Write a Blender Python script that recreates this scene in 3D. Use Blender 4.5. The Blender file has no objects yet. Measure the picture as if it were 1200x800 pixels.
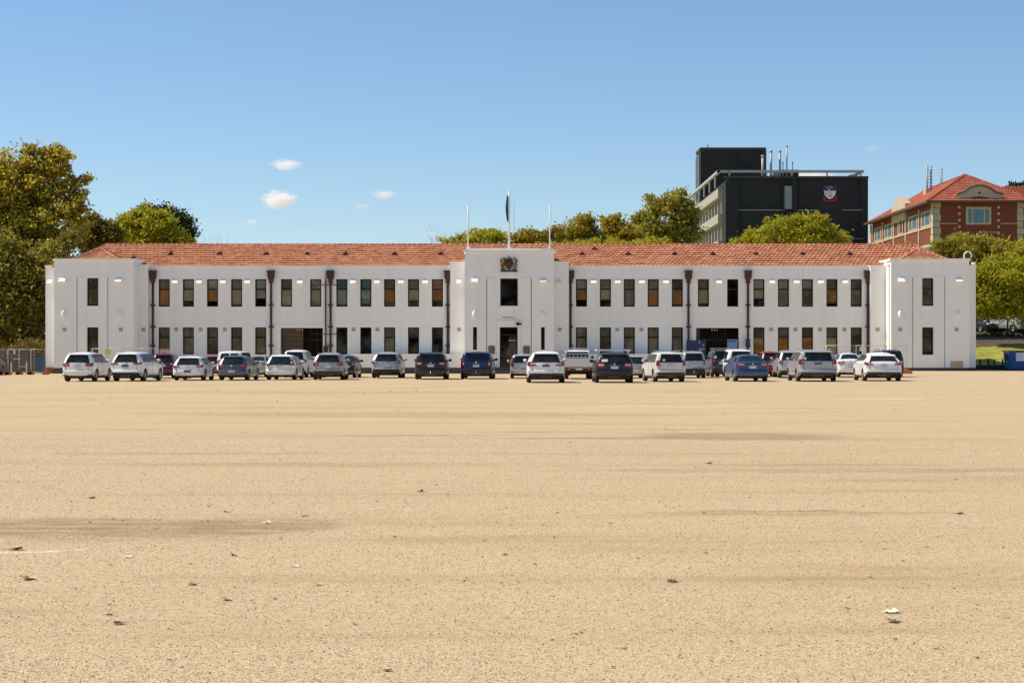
import bpy, math, random
import numpy as np
from mathutils import Vector, Matrix
R = math.radians
sc = bpy.context.scene
col = sc.collection
F = 2030.0                       # focal length in photo pixels
CX, CH, HOR = 0.16, 1.65, 411.5  # camera x, camera height, horizon row
def PX(px, D): return CX + (px - 600.0) * D / F
def PZ(py, D): return CH + (HOR - py) * D / F
def DG(py, z=0.0): return F * (CH - z) / (py - HOR)   # distance of a ground point seen at row py

# ------------------------------------------------------------------ object helpers
ORG = {}
def tag(o, label=None, cat=None, group=None, kind=None):
    if label: o['label'] = label
    if cat: o['category'] = cat
    if group: o['group'] = group
    if kind: o['kind'] = kind
    return o
def empty(name, loc, label, cat, group=None, rz=0.0, world=True):
    o = bpy.data.objects.new(name, None); col.objects.link(o)
    o.location = loc; o.rotation_euler = (0, 0, rz); o.empty_display_size = .2
    ORG[o.name] = Vector(loc) if world else Vector((0, 0, 0))
    return tag(o, label, cat, group)
def org_of(o):
    while o is not None:
        if o.name in ORG: return ORG[o.name]
        o = o.parent
    return Vector((0, 0, 0))

class MB:
    def __init__(s): s.v = []; s.f = []; s.m = []; s.sm = []
    def add(s, vs, fs, smooth=False, mi=0):
        b = len(s.v); s.v += [tuple(p) for p in vs]
        for f in fs:
            s.f.append(tuple(b + i for i in f)); s.sm.append(smooth); s.m.append(mi)
        return s
    def box(s, x0, x1, y0, y1, z0, z1, mi=0):
        if x1 < x0: x0, x1 = x1, x0
        if y1 < y0: y0, y1 = y1, y0
        if z1 < z0: z0, z1 = z1, z0
        return s.add([(x0,y0,z0),(x1,y0,z0),(x1,y1,z0),(x0,y1,z0),(x0,y0,z1),(x1,y0,z1),(x1,y1,z1),(x0,y1,z1)],
                     [(0,3,2,1),(4,5,6,7),(0,1,5,4),(1,2,6,5),(2,3,7,6),(3,0,4,7)], mi=mi)
    def quad(s, a, b, c, d, mi=0): return s.add([a, b, c, d], [(0, 1, 2, 3)], mi=mi)
    def tube(s, pts, r, n=8, caps=True, mi=0):
        pts = [Vector(p) for p in pts]; rs = r if isinstance(r, (list, tuple)) else [r] * len(pts)
        vs = []; fs = []
        up = None
        for i, p in enumerate(pts):
            d = (pts[min(i+1, len(pts)-1)] - pts[max(i-1, 0)])
            d = d.normalized() if d.length > 1e-9 else Vector((0, 0, 1))
            if up is None: up = Vector((1, 0, 0)) if abs(d.x) < .9 else Vector((0, 1, 0))
            a = d.cross(up).normalized(); b = a.cross(d).normalized()
            for k in range(n):
                t = 2 * math.pi * k / n
                vs.append(p + (a * math.cos(t) + b * math.sin(t)) * rs[i])
        for i in range(len(pts) - 1):
            for k in range(n):
                k2 = (k + 1) % n
                fs.append((i*n+k, i*n+k2, (i+1)*n+k2, (i+1)*n+k))
        s.add(vs, fs, True, mi)
        if caps:
            b = len(s.v) - len(vs)
            s.f.append(tuple(b + k for k in reversed(range(n)))); s.sm.append(False); s.m.append(mi)
            s.f.append(tuple(b + (len(pts)-1)*n + k for k in range(n))); s.sm.append(False); s.m.append(mi)
        return s
    def prism(s, poly, y0, y1, mi=0):
        """poly in (x,z), extruded from y0 to y1"""
        n = len(poly)
        ar = sum(poly[i][0]*poly[(i+1)%n][1]-poly[(i+1)%n][0]*poly[i][1] for i in range(n))
        if ar < 0: poly = list(reversed(poly))
        vs = [(x, y0, z) for x, z in poly] + [(x, y1, z) for x, z in poly]
        fs = [tuple(range(n)), tuple(n + i for i in reversed(range(n)))]
        for i in range(n): fs.append((i, n + i, n + (i+1) % n, (i+1) % n))
        return s.add(vs, fs, mi=mi)
    def blob(s, c, r, nu=12, nv=8, jit=0, rnd=random, mi=0):
        vs = []; fs = []
        for j in range(nv + 1):
            ph = math.pi * j / nv
            for i in range(nu):
                th = 2 * math.pi * i / nu; k = 1 + (rnd.uniform(-jit, jit) if 0 < j < nv else 0)
                vs.append((c[0] + r[0]*k*math.sin(ph)*math.cos(th), c[1] + r[1]*k*math.sin(ph)*math.sin(th), c[2] + r[2]*k*math.cos(ph)))
        for j in range(nv):
            for i in range(nu):
                fs.append((j*nu+i, (j+1)*nu+i, (j+1)*nu+(i+1)%nu, j*nu+(i+1)%nu))
        return s.add(vs, fs, True, mi)
    def build(s, name, mat, parent=None, **t):
        me = bpy.data.meshes.new(name)
        vs = s.v
        o = None
        if parent is None:
            a = np.array(vs); c = Vector(((a[:,0].min()+a[:,0].max())/2, (a[:,1].min()+a[:,1].max())/2, a[:,2].min()))
        else: c = org_of(parent)
        me.from_pydata([(p[0]-c.x, p[1]-c.y, p[2]-c.z) for p in vs], [], s.f)
        me.polygons.foreach_set('use_smooth', s.sm)
        mats = mat if isinstance(mat, (list, tuple)) else [mat]
        for m_ in mats: me.materials.append(m_)
        if len(mats) > 1: me.polygons.foreach_set('material_index', s.m)
        me.update()
        o = bpy.data.objects.new(name, me); col.objects.link(o)
        if parent is None: o.location = c
        else: o.parent = parent
        if t: tag(o, **t)
        return o

# ------------------------------------------------------------------ materials
class NT:
    def __init__(s, m):
        m.use_nodes = True; s.t = m.node_tree; s.t.nodes.clear()
    def n(s, typ, **kw):
        nd = s.t.nodes.new(typ)
        for k, v in kw.items():
            if k.startswith('i_'):
                key = k[2:]; key = int(key) if key.isdigit() else key.replace('_', ' ')
                nd.inputs[key].default_value = v
            else: setattr(nd, k, v)
        return nd
    def l(s, a, b): s.t.links.new(a, b)
    def ramp(s, fac, stops):
        r = s.n('ShaderNodeValToRGB'); e = r.color_ramp.elements
        while len(e) > 1: e.remove(e[-1])
        e[0].position = stops[0][0]; e[0].color = (*stops[0][1], 1)
        for p, c in stops[1:]:
            x = e.new(p); x.color = (*c, 1)
        s.l(fac, r.inputs[0]); return r.outputs[0]
    def mix(s, fac, a, b, typ='MIX'):
        m = s.n('ShaderNodeMix', data_type='RGBA', blend_type=typ)
        for sock, v in ((m.inputs['Factor'], fac), (m.inputs['A'], a), (m.inputs['B'], b)):
            if hasattr(v, 'links'): s.l(v, sock)
            elif isinstance(v, (int, float)): sock.default_value = v
            else: sock.default_value = (*v, 1)
        return m.outputs['Result']
    def noise(s, vec, scale, det=4, rough=.55):
        n = s.n('ShaderNodeTexNoise'); n.inputs['Scale'].default_value = scale; n.inputs['Detail'].default_value = det
        n.inputs['Roughness'].default_value = rough
        if vec is not None: s.l(vec, n.inputs['Vector'])
        return n.outputs['Fac']
    def mapping(s, vec, scale=(1,1,1), loc=(0,0,0)):
        m = s.n('ShaderNodeMapping'); m.inputs['Scale'].default_value = scale; m.inputs['Location'].default_value = loc
        s.l(vec, m.inputs['Vector']); return m.outputs[0]
    def math(s, op, a, b=0.0, clamp=False):
        m = s.n('ShaderNodeMath', operation=op, use_clamp=clamp)
        for i, v in enumerate((a, b)):
            if hasattr(v, 'links'): s.l(v, m.inputs[i])
            else: m.inputs[i].default_value = v
        return m.outputs[0]
def principled(nt, color, rough=.6, metal=0, spec=.5, bump=None, bstr=.3, bdist=.02, **kw):
    p = nt.n('ShaderNodeBsdfPrincipled')
    if hasattr(color, 'links'): nt.l(color, p.inputs['Base Color'])
    else: p.inputs['Base Color'].default_value = (*color, 1)
    p.inputs['Roughness'].default_value = rough; p.inputs['Metallic'].default_value = metal
    p.inputs['Specular IOR Level'].default_value = spec
    for k, v in kw.items(): p.inputs[k.replace('_', ' ')].default_value = v
    if bump is not None:
        b = nt.n('ShaderNodeBump'); b.inputs['Strength'].default_value = bstr; b.inputs['Distance'].default_value = bdist
        nt.l(bump, b.inputs['Height']); nt.l(b.outputs[0], p.inputs['Normal'])
    o = nt.n('ShaderNodeOutputMaterial'); nt.l(p.outputs[0], o.inputs[0])
    return p
_mc = {}
def mat(name, color, rough=.6, metal=0.0, spec=.5, var=.12, vs=3.0, **kw):
    """plain procedural material: base colour broken up by world-space noise"""
    if name in _mc: return _mc[name]
    m = bpy.data.materials.new(name); nt = NT(m)
    g = nt.n('ShaderNodeNewGeometry')
    f = nt.noise(g.outputs['Position'], vs, 5)
    c = nt.ramp(f, [(.3, tuple(x*(1-var) for x in color)), (.7, tuple(min(1, x*(1+var)) for x in color))])
    principled(nt, c, rough, metal, spec, **kw)
    _mc[name] = m; return m

def wall_paint():
    m = bpy.data.materials.new('white_wall_paint'); nt = NT(m)
    g = nt.n('ShaderNodeNewGeometry'); P = g.outputs['Position']
    streak = nt.noise(nt.mapping(P, (1.6, 1.6, .12)), 1.0, 5, .6)
    blot = nt.noise(P, .5, 5, .6); fine = nt.noise(P, 14, 3)
    c = nt.ramp(streak, [(.30, (.905, .885, .815)), (.60, (.955, .945, .88))])
    c = nt.mix(nt.math('MULTIPLY', blot, .16), c, (.74, .69, .61))
    principled(nt, c, .85, 0, .3, bump=fine, bstr=.25, bdist=.02)
    return m
def tile_mat(name, a, b, c3, spot=(.62, .50, .38)):
    m = bpy.data.materials.new(name); nt = NT(m)
    g = nt.n('ShaderNodeNewGeometry'); P = g.outputs['Position']
    vor = nt.n('ShaderNodeTexVoronoi', feature='F1'); vor.inputs['Scale'].default_value = 1.0
    nt.l(nt.mapping(P, (3.3, 2.5, .5)), vor.inputs['Vector'])
    cell = nt.n('ShaderNodeSeparateColor'); nt.l(vor.outputs['Color'], cell.inputs[0])
    c = nt.ramp(cell.outputs[0], [(.0, a), (.5, b), (1.0, c3)])
    big = nt.noise(P, .35, 5, .65); lich = nt.noise(P, 4.5, 5, .7)
    c = nt.mix(nt.math('MULTIPLY', nt.math('SUBTRACT', lich, .56, True), 4.0, True), c, spot)
    c = nt.mix(nt.math('MULTIPLY', nt.math('SUBTRACT', big, .5, True), 3.0, True), c, tuple(x*.72 for x in b))
    principled(nt, c, .8, 0, .3, bump=lich, bstr=.3, bdist=.02)
    return m
def sand_mat():
    m = bpy.data.materials.new('sandy_gravel_ground'); nt = NT(m)
    g = nt.n('ShaderNodeNewGeometry'); P = g.outputs['Position']
    vor = nt.n('ShaderNodeTexVoronoi', feature='F1'); vor.inputs['Scale'].default_value = 75.0
    nt.l(P, vor.inputs['Vector'])
    sep = nt.n('ShaderNodeSeparateColor'); nt.l(vor.outputs['Color'], sep.inputs[0])
    grain = sep.outputs[0]
    Ps = nt.mapping(P, (1, .42, 1))
    f1 = nt.noise(Ps, 70, 3, .8); f2 = nt.noise(P, 9, 4, .6); f3 = nt.noise(Ps, 26, 4, .7)
    stre = nt.noise(nt.mapping(P, (.09, .62, 1)), 1.0, 8, .68)       # tyre-dragged bands
    big = nt.noise(P, .16, 6, .6)
    c = nt.ramp(grain, [(.0, (.19, .125, .065)), (.12, (.36, .255, .145)), (.22, (.50, .375, .225)), (.75, (.56, .43, .265)), (1.0, (.70, .59, .43))])
    c = nt.mix(nt.math('MULTIPLY', nt.math('SUBTRACT', f1, .54, True), 6.0, True), c, (.33, .235, .135))
    c = nt.mix(nt.math('MULTIPLY', nt.math('SUBTRACT', .44, f1, True), 5.0, True), c, (.72, .60, .42))
    c = nt.mix(nt.math('MULTIPLY', nt.math('SUBTRACT', f3, .55, True), 2.0, True), c, (.42, .30, .175))
    c = nt.mix(.20, c, nt.ramp(f2, [(.35, (.42, .31, .18)), (.65, (.60, .475, .30))]))
    c = nt.mix(nt.math('MULTIPLY', nt.math('SUBTRACT', stre, .48, True), 2.6, True), c, (.40, .285, .165))
    c = nt.mix(nt.math('MULTIPLY', nt.math('SUBTRACT', stre, .57, True), 5.0, True), c, (.37, .24, .13))
    c = nt.mix(nt.math('MULTIPLY', nt.math('SUBTRACT', big, .52, True), 1.3, True), c, (.60, .47, .30))
    # stains with shapes of their own, on the ground
    BR = (.27, .175, .095)
    stains = [(4.6, 33.6, 2.4, 1.7, .8, BR), (2.0, 33.0, 2.4, .45, .7, BR), (.6, 35.4, 1.5, .35, .6, BR), (3.4, 36.4, 1.4, .3, .5, BR), (-1.6, 34.0, 2.2, .35, .4, BR), (-3.9, 16.2, 2.0, 1.15, .8, BR), (-2.2, 16.3, .95, .95, .7, BR),
              (2.9, 18.0, .9, .10, .9, (.20, .12, .07)), (3.2, 17.7, 2.0, .25, .5, BR), (1.3, 14.4, 1.6, .4, .4, (.42, .26, .12)), (2.9, 13.2, 1.5, .35, .4, (.42, .26, .12)), (-.2, 15.4, 1.2, .22, .4, (.42, .26, .12)), (-2.0, 45.0, 8.0, 2.2, .4, BR), (-.3, 16.6, 1.6, .3, .45, (.42, .27, .13)),
              (-4.1, 10.7, .45, .16, .8, (.74, .64, .48)), (7.0, 52.0, 6.0, .9, .3, (.72, .60, .44)), (13.0, 60.0, 2.0, .9, .4, (.80, .74, .64)), (5.5, 24.0, 6.0, .5, .45, BR), (-9, 70.0, 13.0, 2.5, .3, BR), (-5.0, 28.0, 3.0, .4, .4, BR)]
    wob = nt.n('ShaderNodeTexNoise'); wob.inputs['Scale'].default_value = 1.1; wob.inputs['Detail'].default_value = 8; wob.inputs['Roughness'].default_value = .65
    nt.l(P, wob.inputs['Vector'])
    off = nt.n('ShaderNodeVectorMath', operation='SCALE'); off.inputs['Scale'].default_value = 1.3; nt.l(wob.outputs['Color'], off.inputs[0])
    Pw = nt.n('ShaderNodeVectorMath', operation='ADD'); nt.l(P, Pw.inputs[0]); nt.l(off.outputs[0], Pw.inputs[1])
    rag = nt.noise(nt.mapping(P, (.8, 3.2, 1)), 1.5, 7, .7)
    ragf = nt.math('MULTIPLY', nt.math('SUBTRACT', rag, .30, True), 3.0, True)
    for x, y, rx, ry, k, cc in stains:
        mp = nt.mapping(Pw.outputs[0], (1/rx, 1/ry, 0), (-(x+.65)/rx, -(y+.65)/ry, 0))
        ln = nt.n('ShaderNodeVectorMath', operation='LENGTH'); nt.l(mp, ln.inputs[0])
        fac = nt.math('MULTIPLY', nt.math('SUBTRACT', 1.0, ln.outputs['Value'], True), 2.6, True)
        c = nt.mix(nt.math('MULTIPLY', nt.math('MULTIPLY', fac, ragf), min(1, k*1.15)), c, cc)
    # pale scraped line at the left
    pale = nt.n('ShaderNodeSeparateXYZ'); nt.l(Pw.outputs[0], pale.inputs[0])
    lx = nt.math('MULTIPLY', nt.math('ADD', pale.outputs[0], -(-4.0+.65)), .47)
    d = nt.math('ABSOLUTE', nt.math('SUBTRACT', nt.math('SUBTRACT', pale.outputs[1], 14.2+.65), lx))
    band = nt.math('SUBTRACT', 1.0, nt.math('MULTIPLY', d, 9.0), True)
    lim = nt.math('LESS_THAN', pale.outputs[0], -2.9)
    c = nt.mix(nt.math('MULTIPLY', nt.math('MULTIPLY', band, lim), .85), c, (.76, .66, .50))
    h = nt.math('ADD', nt.math('MULTIPLY', grain, .6), nt.math('MULTIPLY', f1, 1.2))
    h = nt.math('ADD', h, nt.math('MULTIPLY', f2, 1.2))
    gain = nt.n('ShaderNodeMix', data_type='RGBA', blend_type='MULTIPLY'); gain.inputs['Factor'].default_value = 1; nt.l(c, gain.inputs['A']); gain.inputs['B'].default_value = (1.13, 1.085, .985, 1); c = gain.outputs['Result']
    principled(nt, c, .95, 0, .2, bump=h, bstr=.55, bdist=.012)
    return m
def grass_mat():
    m = bpy.data.materials.new('dry_lawn'); nt = NT(m)
    g = nt.n('ShaderNodeNewGeometry'); P = g.outputs['Position']
    f = nt.noise(P, 1.2, 6, .7); f2 = nt.noise(P, 9, 4, .7)
    c = nt.ramp(f, [(.32, (.16, .19, .02)), (.5, (.33, .32, .045)), (.68, (.52, .42, .13))])
    c = nt.mix(nt.math('MULTIPLY', nt.math('SUBTRACT', f2, .5, True), 2, True), c, (.06, .09, .015))
    principled(nt, c, .95, 0, .2, bump=f2, bstr=.8, bdist=.1)
    return m
def brick_mat():
    m = bpy.data.materials.new('red_brick'); nt = NT(m)
    tc = nt.n('ShaderNodeNewGeometry'); P = tc.outputs['Position']
    sp = nt.n('ShaderNodeSeparateXYZ'); nt.l(P, sp.inputs[0])
    cb = nt.n('ShaderNodeCombineXYZ'); nt.l(nt.math('ADD', sp.outputs[0], sp.outputs[1]), cb.inputs[0]); nt.l(sp.outputs[2], cb.inputs[1])
    br = nt.n('ShaderNodeTexBrick'); nt.l(cb.outputs[0], br.inputs['Vector'])
    br.inputs['Scale'].default_value = 4.0; br.inputs['Color1'].default_value = (.25, .068, .034, 1); br.inputs['Color2'].default_value = (.19, .050, .026, 1)
    br.inputs['Mortar'].default_value = (.20, .115, .075, 1); br.inputs['Mortar Size'].default_value = .012
    f = nt.noise(P, .7, 5, .6)
    c = nt.mix(nt.math('MULTIPLY', f, .4), br.outputs['Color'], (.24, .07, .04))
    principled(nt, c, .9, 0, .2)
    return m
def leaf_mat(name, c1, c2, c3, trans=.35):
    c1, c2, c3 = [(min(.8, c[0]*1.02), min(.8, c[1]*1.03), c[2]) for c in (c1, c2, c3)]
    m = bpy.data.materials.new(name); nt = NT(m)
    g = nt.n('ShaderNodeNewGeometry')
    tint = nt.noise(g.outputs['Position'], .35, 3)
    fac = nt.math('ADD', nt.math('MULTIPLY', g.outputs['Random Per Island'], .6), nt.math('MULTIPLY', nt.math('SUBTRACT', tint, .25), .8))
    c = nt.ramp(fac, [(.1, c1), (.5, c2), (.9, c3)])
    d = nt.n('ShaderNodeBsdfPrincipled'); d.inputs['Roughness'].default_value = .55; d.inputs['Specular IOR Level'].default_value = .35
    nt.l(c, d.inputs['Base Color'])
    t = nt.n('ShaderNodeBsdfTranslucent')
    nt.l(nt.mix(.5, c, (c3[0]*1.3, c3[1]*1.3, c3[2]*.6)), t.inputs['Color'])
    mx = nt.n('ShaderNodeMixShader'); mx.inputs[0].default_value = trans
    nt.l(d.outputs[0], mx.inputs[1]); nt.l(t.outputs[0], mx.inputs[2])
    o = nt.n('ShaderNodeOutputMaterial'); nt.l(mx.outputs[0], o.inputs[0])
    return m
def pane_mat():
    m = bpy.data.materials.new('window_glass'); nt = NT(m)
    fr = nt.n('ShaderNodeFresnel'); fr.inputs['IOR'].default_value = 1.5
    fac = nt.math('ADD', nt.math('MULTIPLY', fr.outputs[0], 1.0), .0, True)
    t = nt.n('ShaderNodeBsdfTransparent'); t.inputs[0].default_value = (.88, .89, .86, 1)
    gl = nt.n('ShaderNodeBsdfGlossy'); gl.inputs['Roughness'].default_value = .03
    mx = nt.n('ShaderNodeMixShader'); nt.l(fac, mx.inputs[0]); nt.l(t.outputs[0], mx.inputs[1]); nt.l(gl.outputs[0], mx.inputs[2])
    o = nt.n('ShaderNodeOutputMaterial'); nt.l(mx.outputs[0], o.inputs[0])
    return m

M = {}
M['wall'] = wall_paint()
M['tile'] = tile_mat('terracotta_tiles', (.44, .150, .070), (.54, .215, .100), (.64, .31, .165), (.66, .46, .30))
M['tile2'] = tile_mat('red_roof_tiles', (.33, .075, .038), (.41, .105, .05), (.46, .15, .075), (.42, .22, .14))
M['sand'] = sand_mat(); M['grass'] = grass_mat(); M['brick'] = brick_mat(); M['pane'] = pane_mat()
M['white'] = mat('white_paint', (.82, .81, .78), .6)
M['frame'] = mat('dark_bronze_frame', (.009, .008, .007), .7)
M['iron'] = mat('brown_cast_iron', (.060, .022, .016), .55)
M['plinth'] = mat('grey_plinth', (.085, .08, .072), .9)
M['vent'] = mat('grey_vent', (.42, .39, .35), .8)
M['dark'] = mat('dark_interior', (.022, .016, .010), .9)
M['inner'] = mat('dim_interior', (.10, .075, .05), .9)
M['steel'] = mat('galvanised_steel', (.55, .55, .53), .4, .8)
M['grey'] = mat('grey_metal', (.30, .30, .29), .5, .5)
M['tan'] = mat('tan_board', (.55, .38, .24), .8)
M['black'] = mat('black_rubber', (.014, .014, .014), .75)
M['soot'] = mat('dark_slate_cladding', (.018, .020, .022), .8, var=.25, vs=.5)
M['slate2'] = mat('brown_slate_cladding', (.030, .027, .021), .85, var=.3, vs=.5)
M['concrete'] = mat('pale_concrete', (.40, .36, .30), .85)
M['cream'] = mat('cream_render', (.52, .43, .29), .85)
M['bark'] = mat('tree_bark', (.13, .10, .07), .95, var=.35, vs=6)
M['orange'] = mat('orange_block', (.62, .16, .05), .7)
M['yellow'] = mat('yellow_sign', (.75, .60, .14), .6)
M['navy'] = mat('navy_panel', (.018, .028, .085), .5)
M['skyblue'] = mat('pale_blue_panel', (.16, .28, .50), .5)
M['blue'] = mat('blue_skip_paint', (.012, .09, .30), .5)
M['redp'] = mat('red_paint', (.50, .03, .025), .5)
M['gold'] = mat('gilt_bronze', (.17, .095, .03), .6, .2)
M['maroon'] = mat('maroon_enamel', (.085, .022, .015), .6)
M['bronze'] = mat('dark_bronze', (.05, .045, .035), .5)
M['plaque'] = mat('weathered_plaque', (.14, .125, .10), .6, var=.4, vs=9)
M['blueglass'] = mat('blue_window_glass', (.05, .16, .24), .08, 0, .8)
M['shadeglass'] = mat('grey_blue_glass', (.16, .24, .30), .08, 0, .8)
SUN_E = 3.3; SKY_S = .0835; EXPO = .62; SKY = (0, 1.0, 0.05, 6)
# ------------------------------------------------------------------ ground and land
def sstep(a, b, x):
    t = min(1, max(0, (x - a) / (b - a))); return t * t * (3 - 2 * t)
def gz(x, y):
    z = .2 * sstep(12, 26, x) * sstep(113, 124, y) + .16 * sstep(110, 121, y) * sstep(-20, -24, x) * 0
    return z
def grid_mesh(name, xs, ys, hf, m, smooth=True, **t):
    vs = [(x, y, hf(x, y)) for y in ys for x in xs]; nx = len(xs)
    fs = [(j*nx+i, j*nx+i+1, (j+1)*nx+i+1, (j+1)*nx+i) for j in range(len(ys)-1) for i in range(nx-1)]
    me = bpy.data.meshes.new(name); me.from_pydata(vs, [], fs); me.materials.append(m)
    me.polygons.foreach_set('use_smooth', [smooth]*len(fs))
    o = bpy.data.objects.new(name, me); col.objects.link(o); return tag(o, **t)
xs = [-2500, -600, -200, -100, -60, -40] + [12 + 2*i for i in range(9)] + [60, 100, 200, 600, 2500]
ys = [-2500, -500, -50, 0, 60, 100] + [112 + 2*i for i in range(8)] + [160, 300, 900, 3500]
grid_mesh('ground', xs, ys, gz, M['sand'], kind='structure')

# grass bank right of the building and the rising land behind everything
def hill(x, y):
    z = .22 + .108 * max(0, min(y, 164.5) - 134.2)
    return z + 7.0 * sstep(175, 218, y) * sstep(-70, 10, x)
def edge(x): return 147.5 + .55 * (min(x, 60) - 34.9)
def strip_mesh(name, xs, fy0, fy1, n, hf, m, **t):
    vs = []; fs = []; nx = len(xs)
    for j in range(n+1):
        for x in xs: y = fy0(x)+(fy1(x)-fy0(x))*j/n; vs.append((x, y, hf(x, y)))
    fs = [(j*nx+i, j*nx+i+1, (j+1)*nx+i+1, (j+1)*nx+i) for j in range(n) for i in range(nx-1)]
    me = bpy.data.meshes.new(name); me.from_pydata(vs, [], fs); me.materials.append(m); me.polygons.foreach_set('use_smooth', [True]*len(fs))
    o = bpy.data.objects.new(name, me); col.objects.link(o); return tag(o, **t)
hx = [34.9 + 1.5*i for i in range(30)] + [90, 120, 200, 500]
rk = random.Random(8); bump = lambda x, y: .10*math.sin(x*1.3+y*.7)*math.sin(y*.9) 
strip_mesh('grass_bank', hx, lambda x: 134.2, edge, 14, lambda x, y: hill(x, y)+(bump(x, y) if 136 < y < edge(x)-1 else 0), M['grass'], kind='structure')
M['soil'] = mat('dark_leaf_litter_soil', (.085, .058, .034), .95, var=.45, vs=1.5)
strip_mesh('earth_bank', hx, edge, lambda x: 176.0, 12, lambda x, y: hill(x, y), M['soil'], kind='structure')
strip_mesh('hill', hx, lambda x: 176.0, lambda x: 900.0, 30, hill, M['grass'], kind='structure')
bx = [-120, -90, -60, -36, -10, 10, 34.9]
by = [150, 160, 170, 180, 190, 200, 215, 260, 400, 900]
grid_mesh('hill', bx, by, lambda x, y: .1 + (hill(x, y) - .22) * sstep(150, 176, y) * sstep(-70, 34, x), M['grass'], kind='structure')

# ------------------------------------------------------------------ the long white hall
D0 = 130.1
hall = empty('drill_hall', (0, D0, 0), 'long two-storey white rendered hall with red tiled hip roof and central entrance tower', 'building')
X0 = lambda px: PX(px, D0); Z0 = lambda py: PZ(py, D0)
W_TOP = Z0(311)
BZ = PZ(430.7, D0)      # foot of the white render, above the plinth

def wall_holes(mb, x0, x1, z0, z1, y, holes, depth, inner=True):
    xs = sorted(set([x0, x1] + [h[0] for h in holes] + [h[1] for h in holes]))
    zs = sorted(set([z0, z1] + [h[2] for h in holes] + [h[3] for h in holes]))
    for a, b in zip(xs, xs[1:]):
        for c, d in zip(zs, zs[1:]):
            mx, mz = (a+b)/2, (c+d)/2
            if any(h[0] < mx < h[1] and h[2] < mz < h[3] for h in holes): continue
            mb.quad((a, y, c), (b, y, c), (b, y, d), (a, y, d))
    for h in holes:
        a, b, c, d = h; e = y + depth
        mb.quad((a, y, c), (a, y, d), (a, e, d), (a, e, c)); mb.quad((b, y, d), (b, y, c), (b, e, c), (b, e, d))
        mb.quad((a, y, d), (b, y, d), (b, e, d), (a, e, d)); mb.quad((b, y, c), (a, y, c), (a, e, c), (b, e, c))

CURT = [mat('curtain_olive', (.36, .31, .19), .9, var=.25, vs=2), mat('curtain_beige', (.62, .50, .32), .9, var=.2, vs=2), mat('curtain_amber', (.60, .27, .07), .9, var=.35, vs=2),
        mat('curtain_grey', (.52, .51, .44), .9, var=.2, vs=2), mat('curtain_teal', (.20, .36, .36), .9, var=.3, vs=2), mat('curtain_drab', (.20, .16, .09), .9, var=.3, vs=2)]
rw = random.Random(5)
def make_window(parent, a, b, c, d, y, style, bar=True):
    """window in a reveal: frame > glass, curtain; y is the outer wall face"""
    yf = y + .10; t = .085
    f = MB()
    f.box(a, a+t, yf, yf+.07, c, d); f.box(b-t, b, yf, yf+.07, c, d)
    f.box(a+t, b-t, yf, yf+.07, c, c+t*1.1); f.box(a+t, b-t, yf, yf+.07, d-t*.9, d)
    if bar:
        zb = d - (d - c) * .37; f.box(a+t, b-t, yf-.01, yf+.06, zb-.045, zb+.045)
    fo = f.build('window', M['frame'], parent)
    g = MB(); g.quad((a+t, yf+.045, c+t), (b-t, yf+.045, c+t), (b-t, yf+.045, d-t), (a+t, yf+.045, d-t)); g.build('glass', M['pane'], fo)
    if style[0] == 'n': return fo
    cm = CURT[style[1]]; lo = c + (d - c) * style[2]
    q = MB(); n = 26; vs = []; fs = []
    ph = rw.uniform(0, 6)
    for i in range(n + 1):
        x = a + t + (b - a - 2*t) * i / n
        yy = yf + .12 + (.055 * math.sin(i * 1.45 + ph) if style[0] == 'c' else 0)
        vs += [(x, yy, lo), (x, yy, d)]
    for i in range(n): fs.append((2*i, 2*i+2, 2*i+3, 2*i+1))
    q.add(vs, fs, style[0] == 'c'); q.build('curtain', cm, fo)
    if style[3] is not None:      # a second, lower drape or blind of another colour
        q = MB(); m2 = c + (d - c) * style[4]
        q.quad((a+t, yf+.075, m2), (b-t, yf+.075, m2), (b-t, yf+.075, c+(d-c)*.62), (a+t, yf+.075, c+(d-c)*.62)); q.build('blind', CURT[style[3]], fo)
    return fo

up_l = [192.4, 220.7, 249, 277.2, 305.5, 335.7, 369.9, 400.6, 428.7, 456.6, 484.6, 512.6]
up_r = [681.4, 709.5, 737.5, 765.5, 793.8, 824.4, 858.7, 889.4, 918.2, 946.3, 975, 1003.5]
ST_U = [('c',0,.02,2,.05), ('c',3,.22,1,.22), ('c',1,.20,2,.22), ('c',0,.02,1,.1), ('b',3,.30,None,0), ('c',0,.02,1,.05), ('c',3,.05,1,.2), ('c',4,.0,3,.1), ('c',4,.12,3,.3), ('c',0,.0,2,.2), ('b',0,.24,1,.24), ('c',2,.22,2,.24),
        ('c',3,.25,2,.25), ('b',0,.24,1,.3), ('c',0,.02,None,0), ('c',0,.05,2,.05), ('c',5,.05,2,.1), ('c',0,.12,1,.12), ('n',5,.3,None,0), ('b',3,.3,1,.35), ('c',1,.05,0,.1), ('c',3,.04,5,.1), ('c',0,.12,2,.2), ('c',5,.02,0,.1)]
ST_L = [('c',0,.0,None,0), ('c',0,.0,None,0), ('c',5,.0,None,0), ('c',0,.0,None,0), ('c',0,.0,None,0), None, None, ('n',4,.1,None,0), ('n',5,.5,None,0), ('c',0,.0,None,0), ('b',5,.6,None,0), ('n',4,.1,None,0),
        ('c',0,.0,None,0), ('c',5,.2,None,0), ('c',0,.05,None,0), ('c',0,.0,None,0), ('c',0,.0,None,0), None, None, ('c',5,.0,2,.0), ('c',0,.0,2,.0), ('c',5,.0,2,.0), ('c',0,.0,1,.0), ('c',5,.0,None,0)]
holes = []; wins = []
zu0, zu1, zl0, zl1 = Z0(359.3), Z0(327), Z0(415.2), Z0(383.5)
hw = 6.55 * D0 / F
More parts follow.
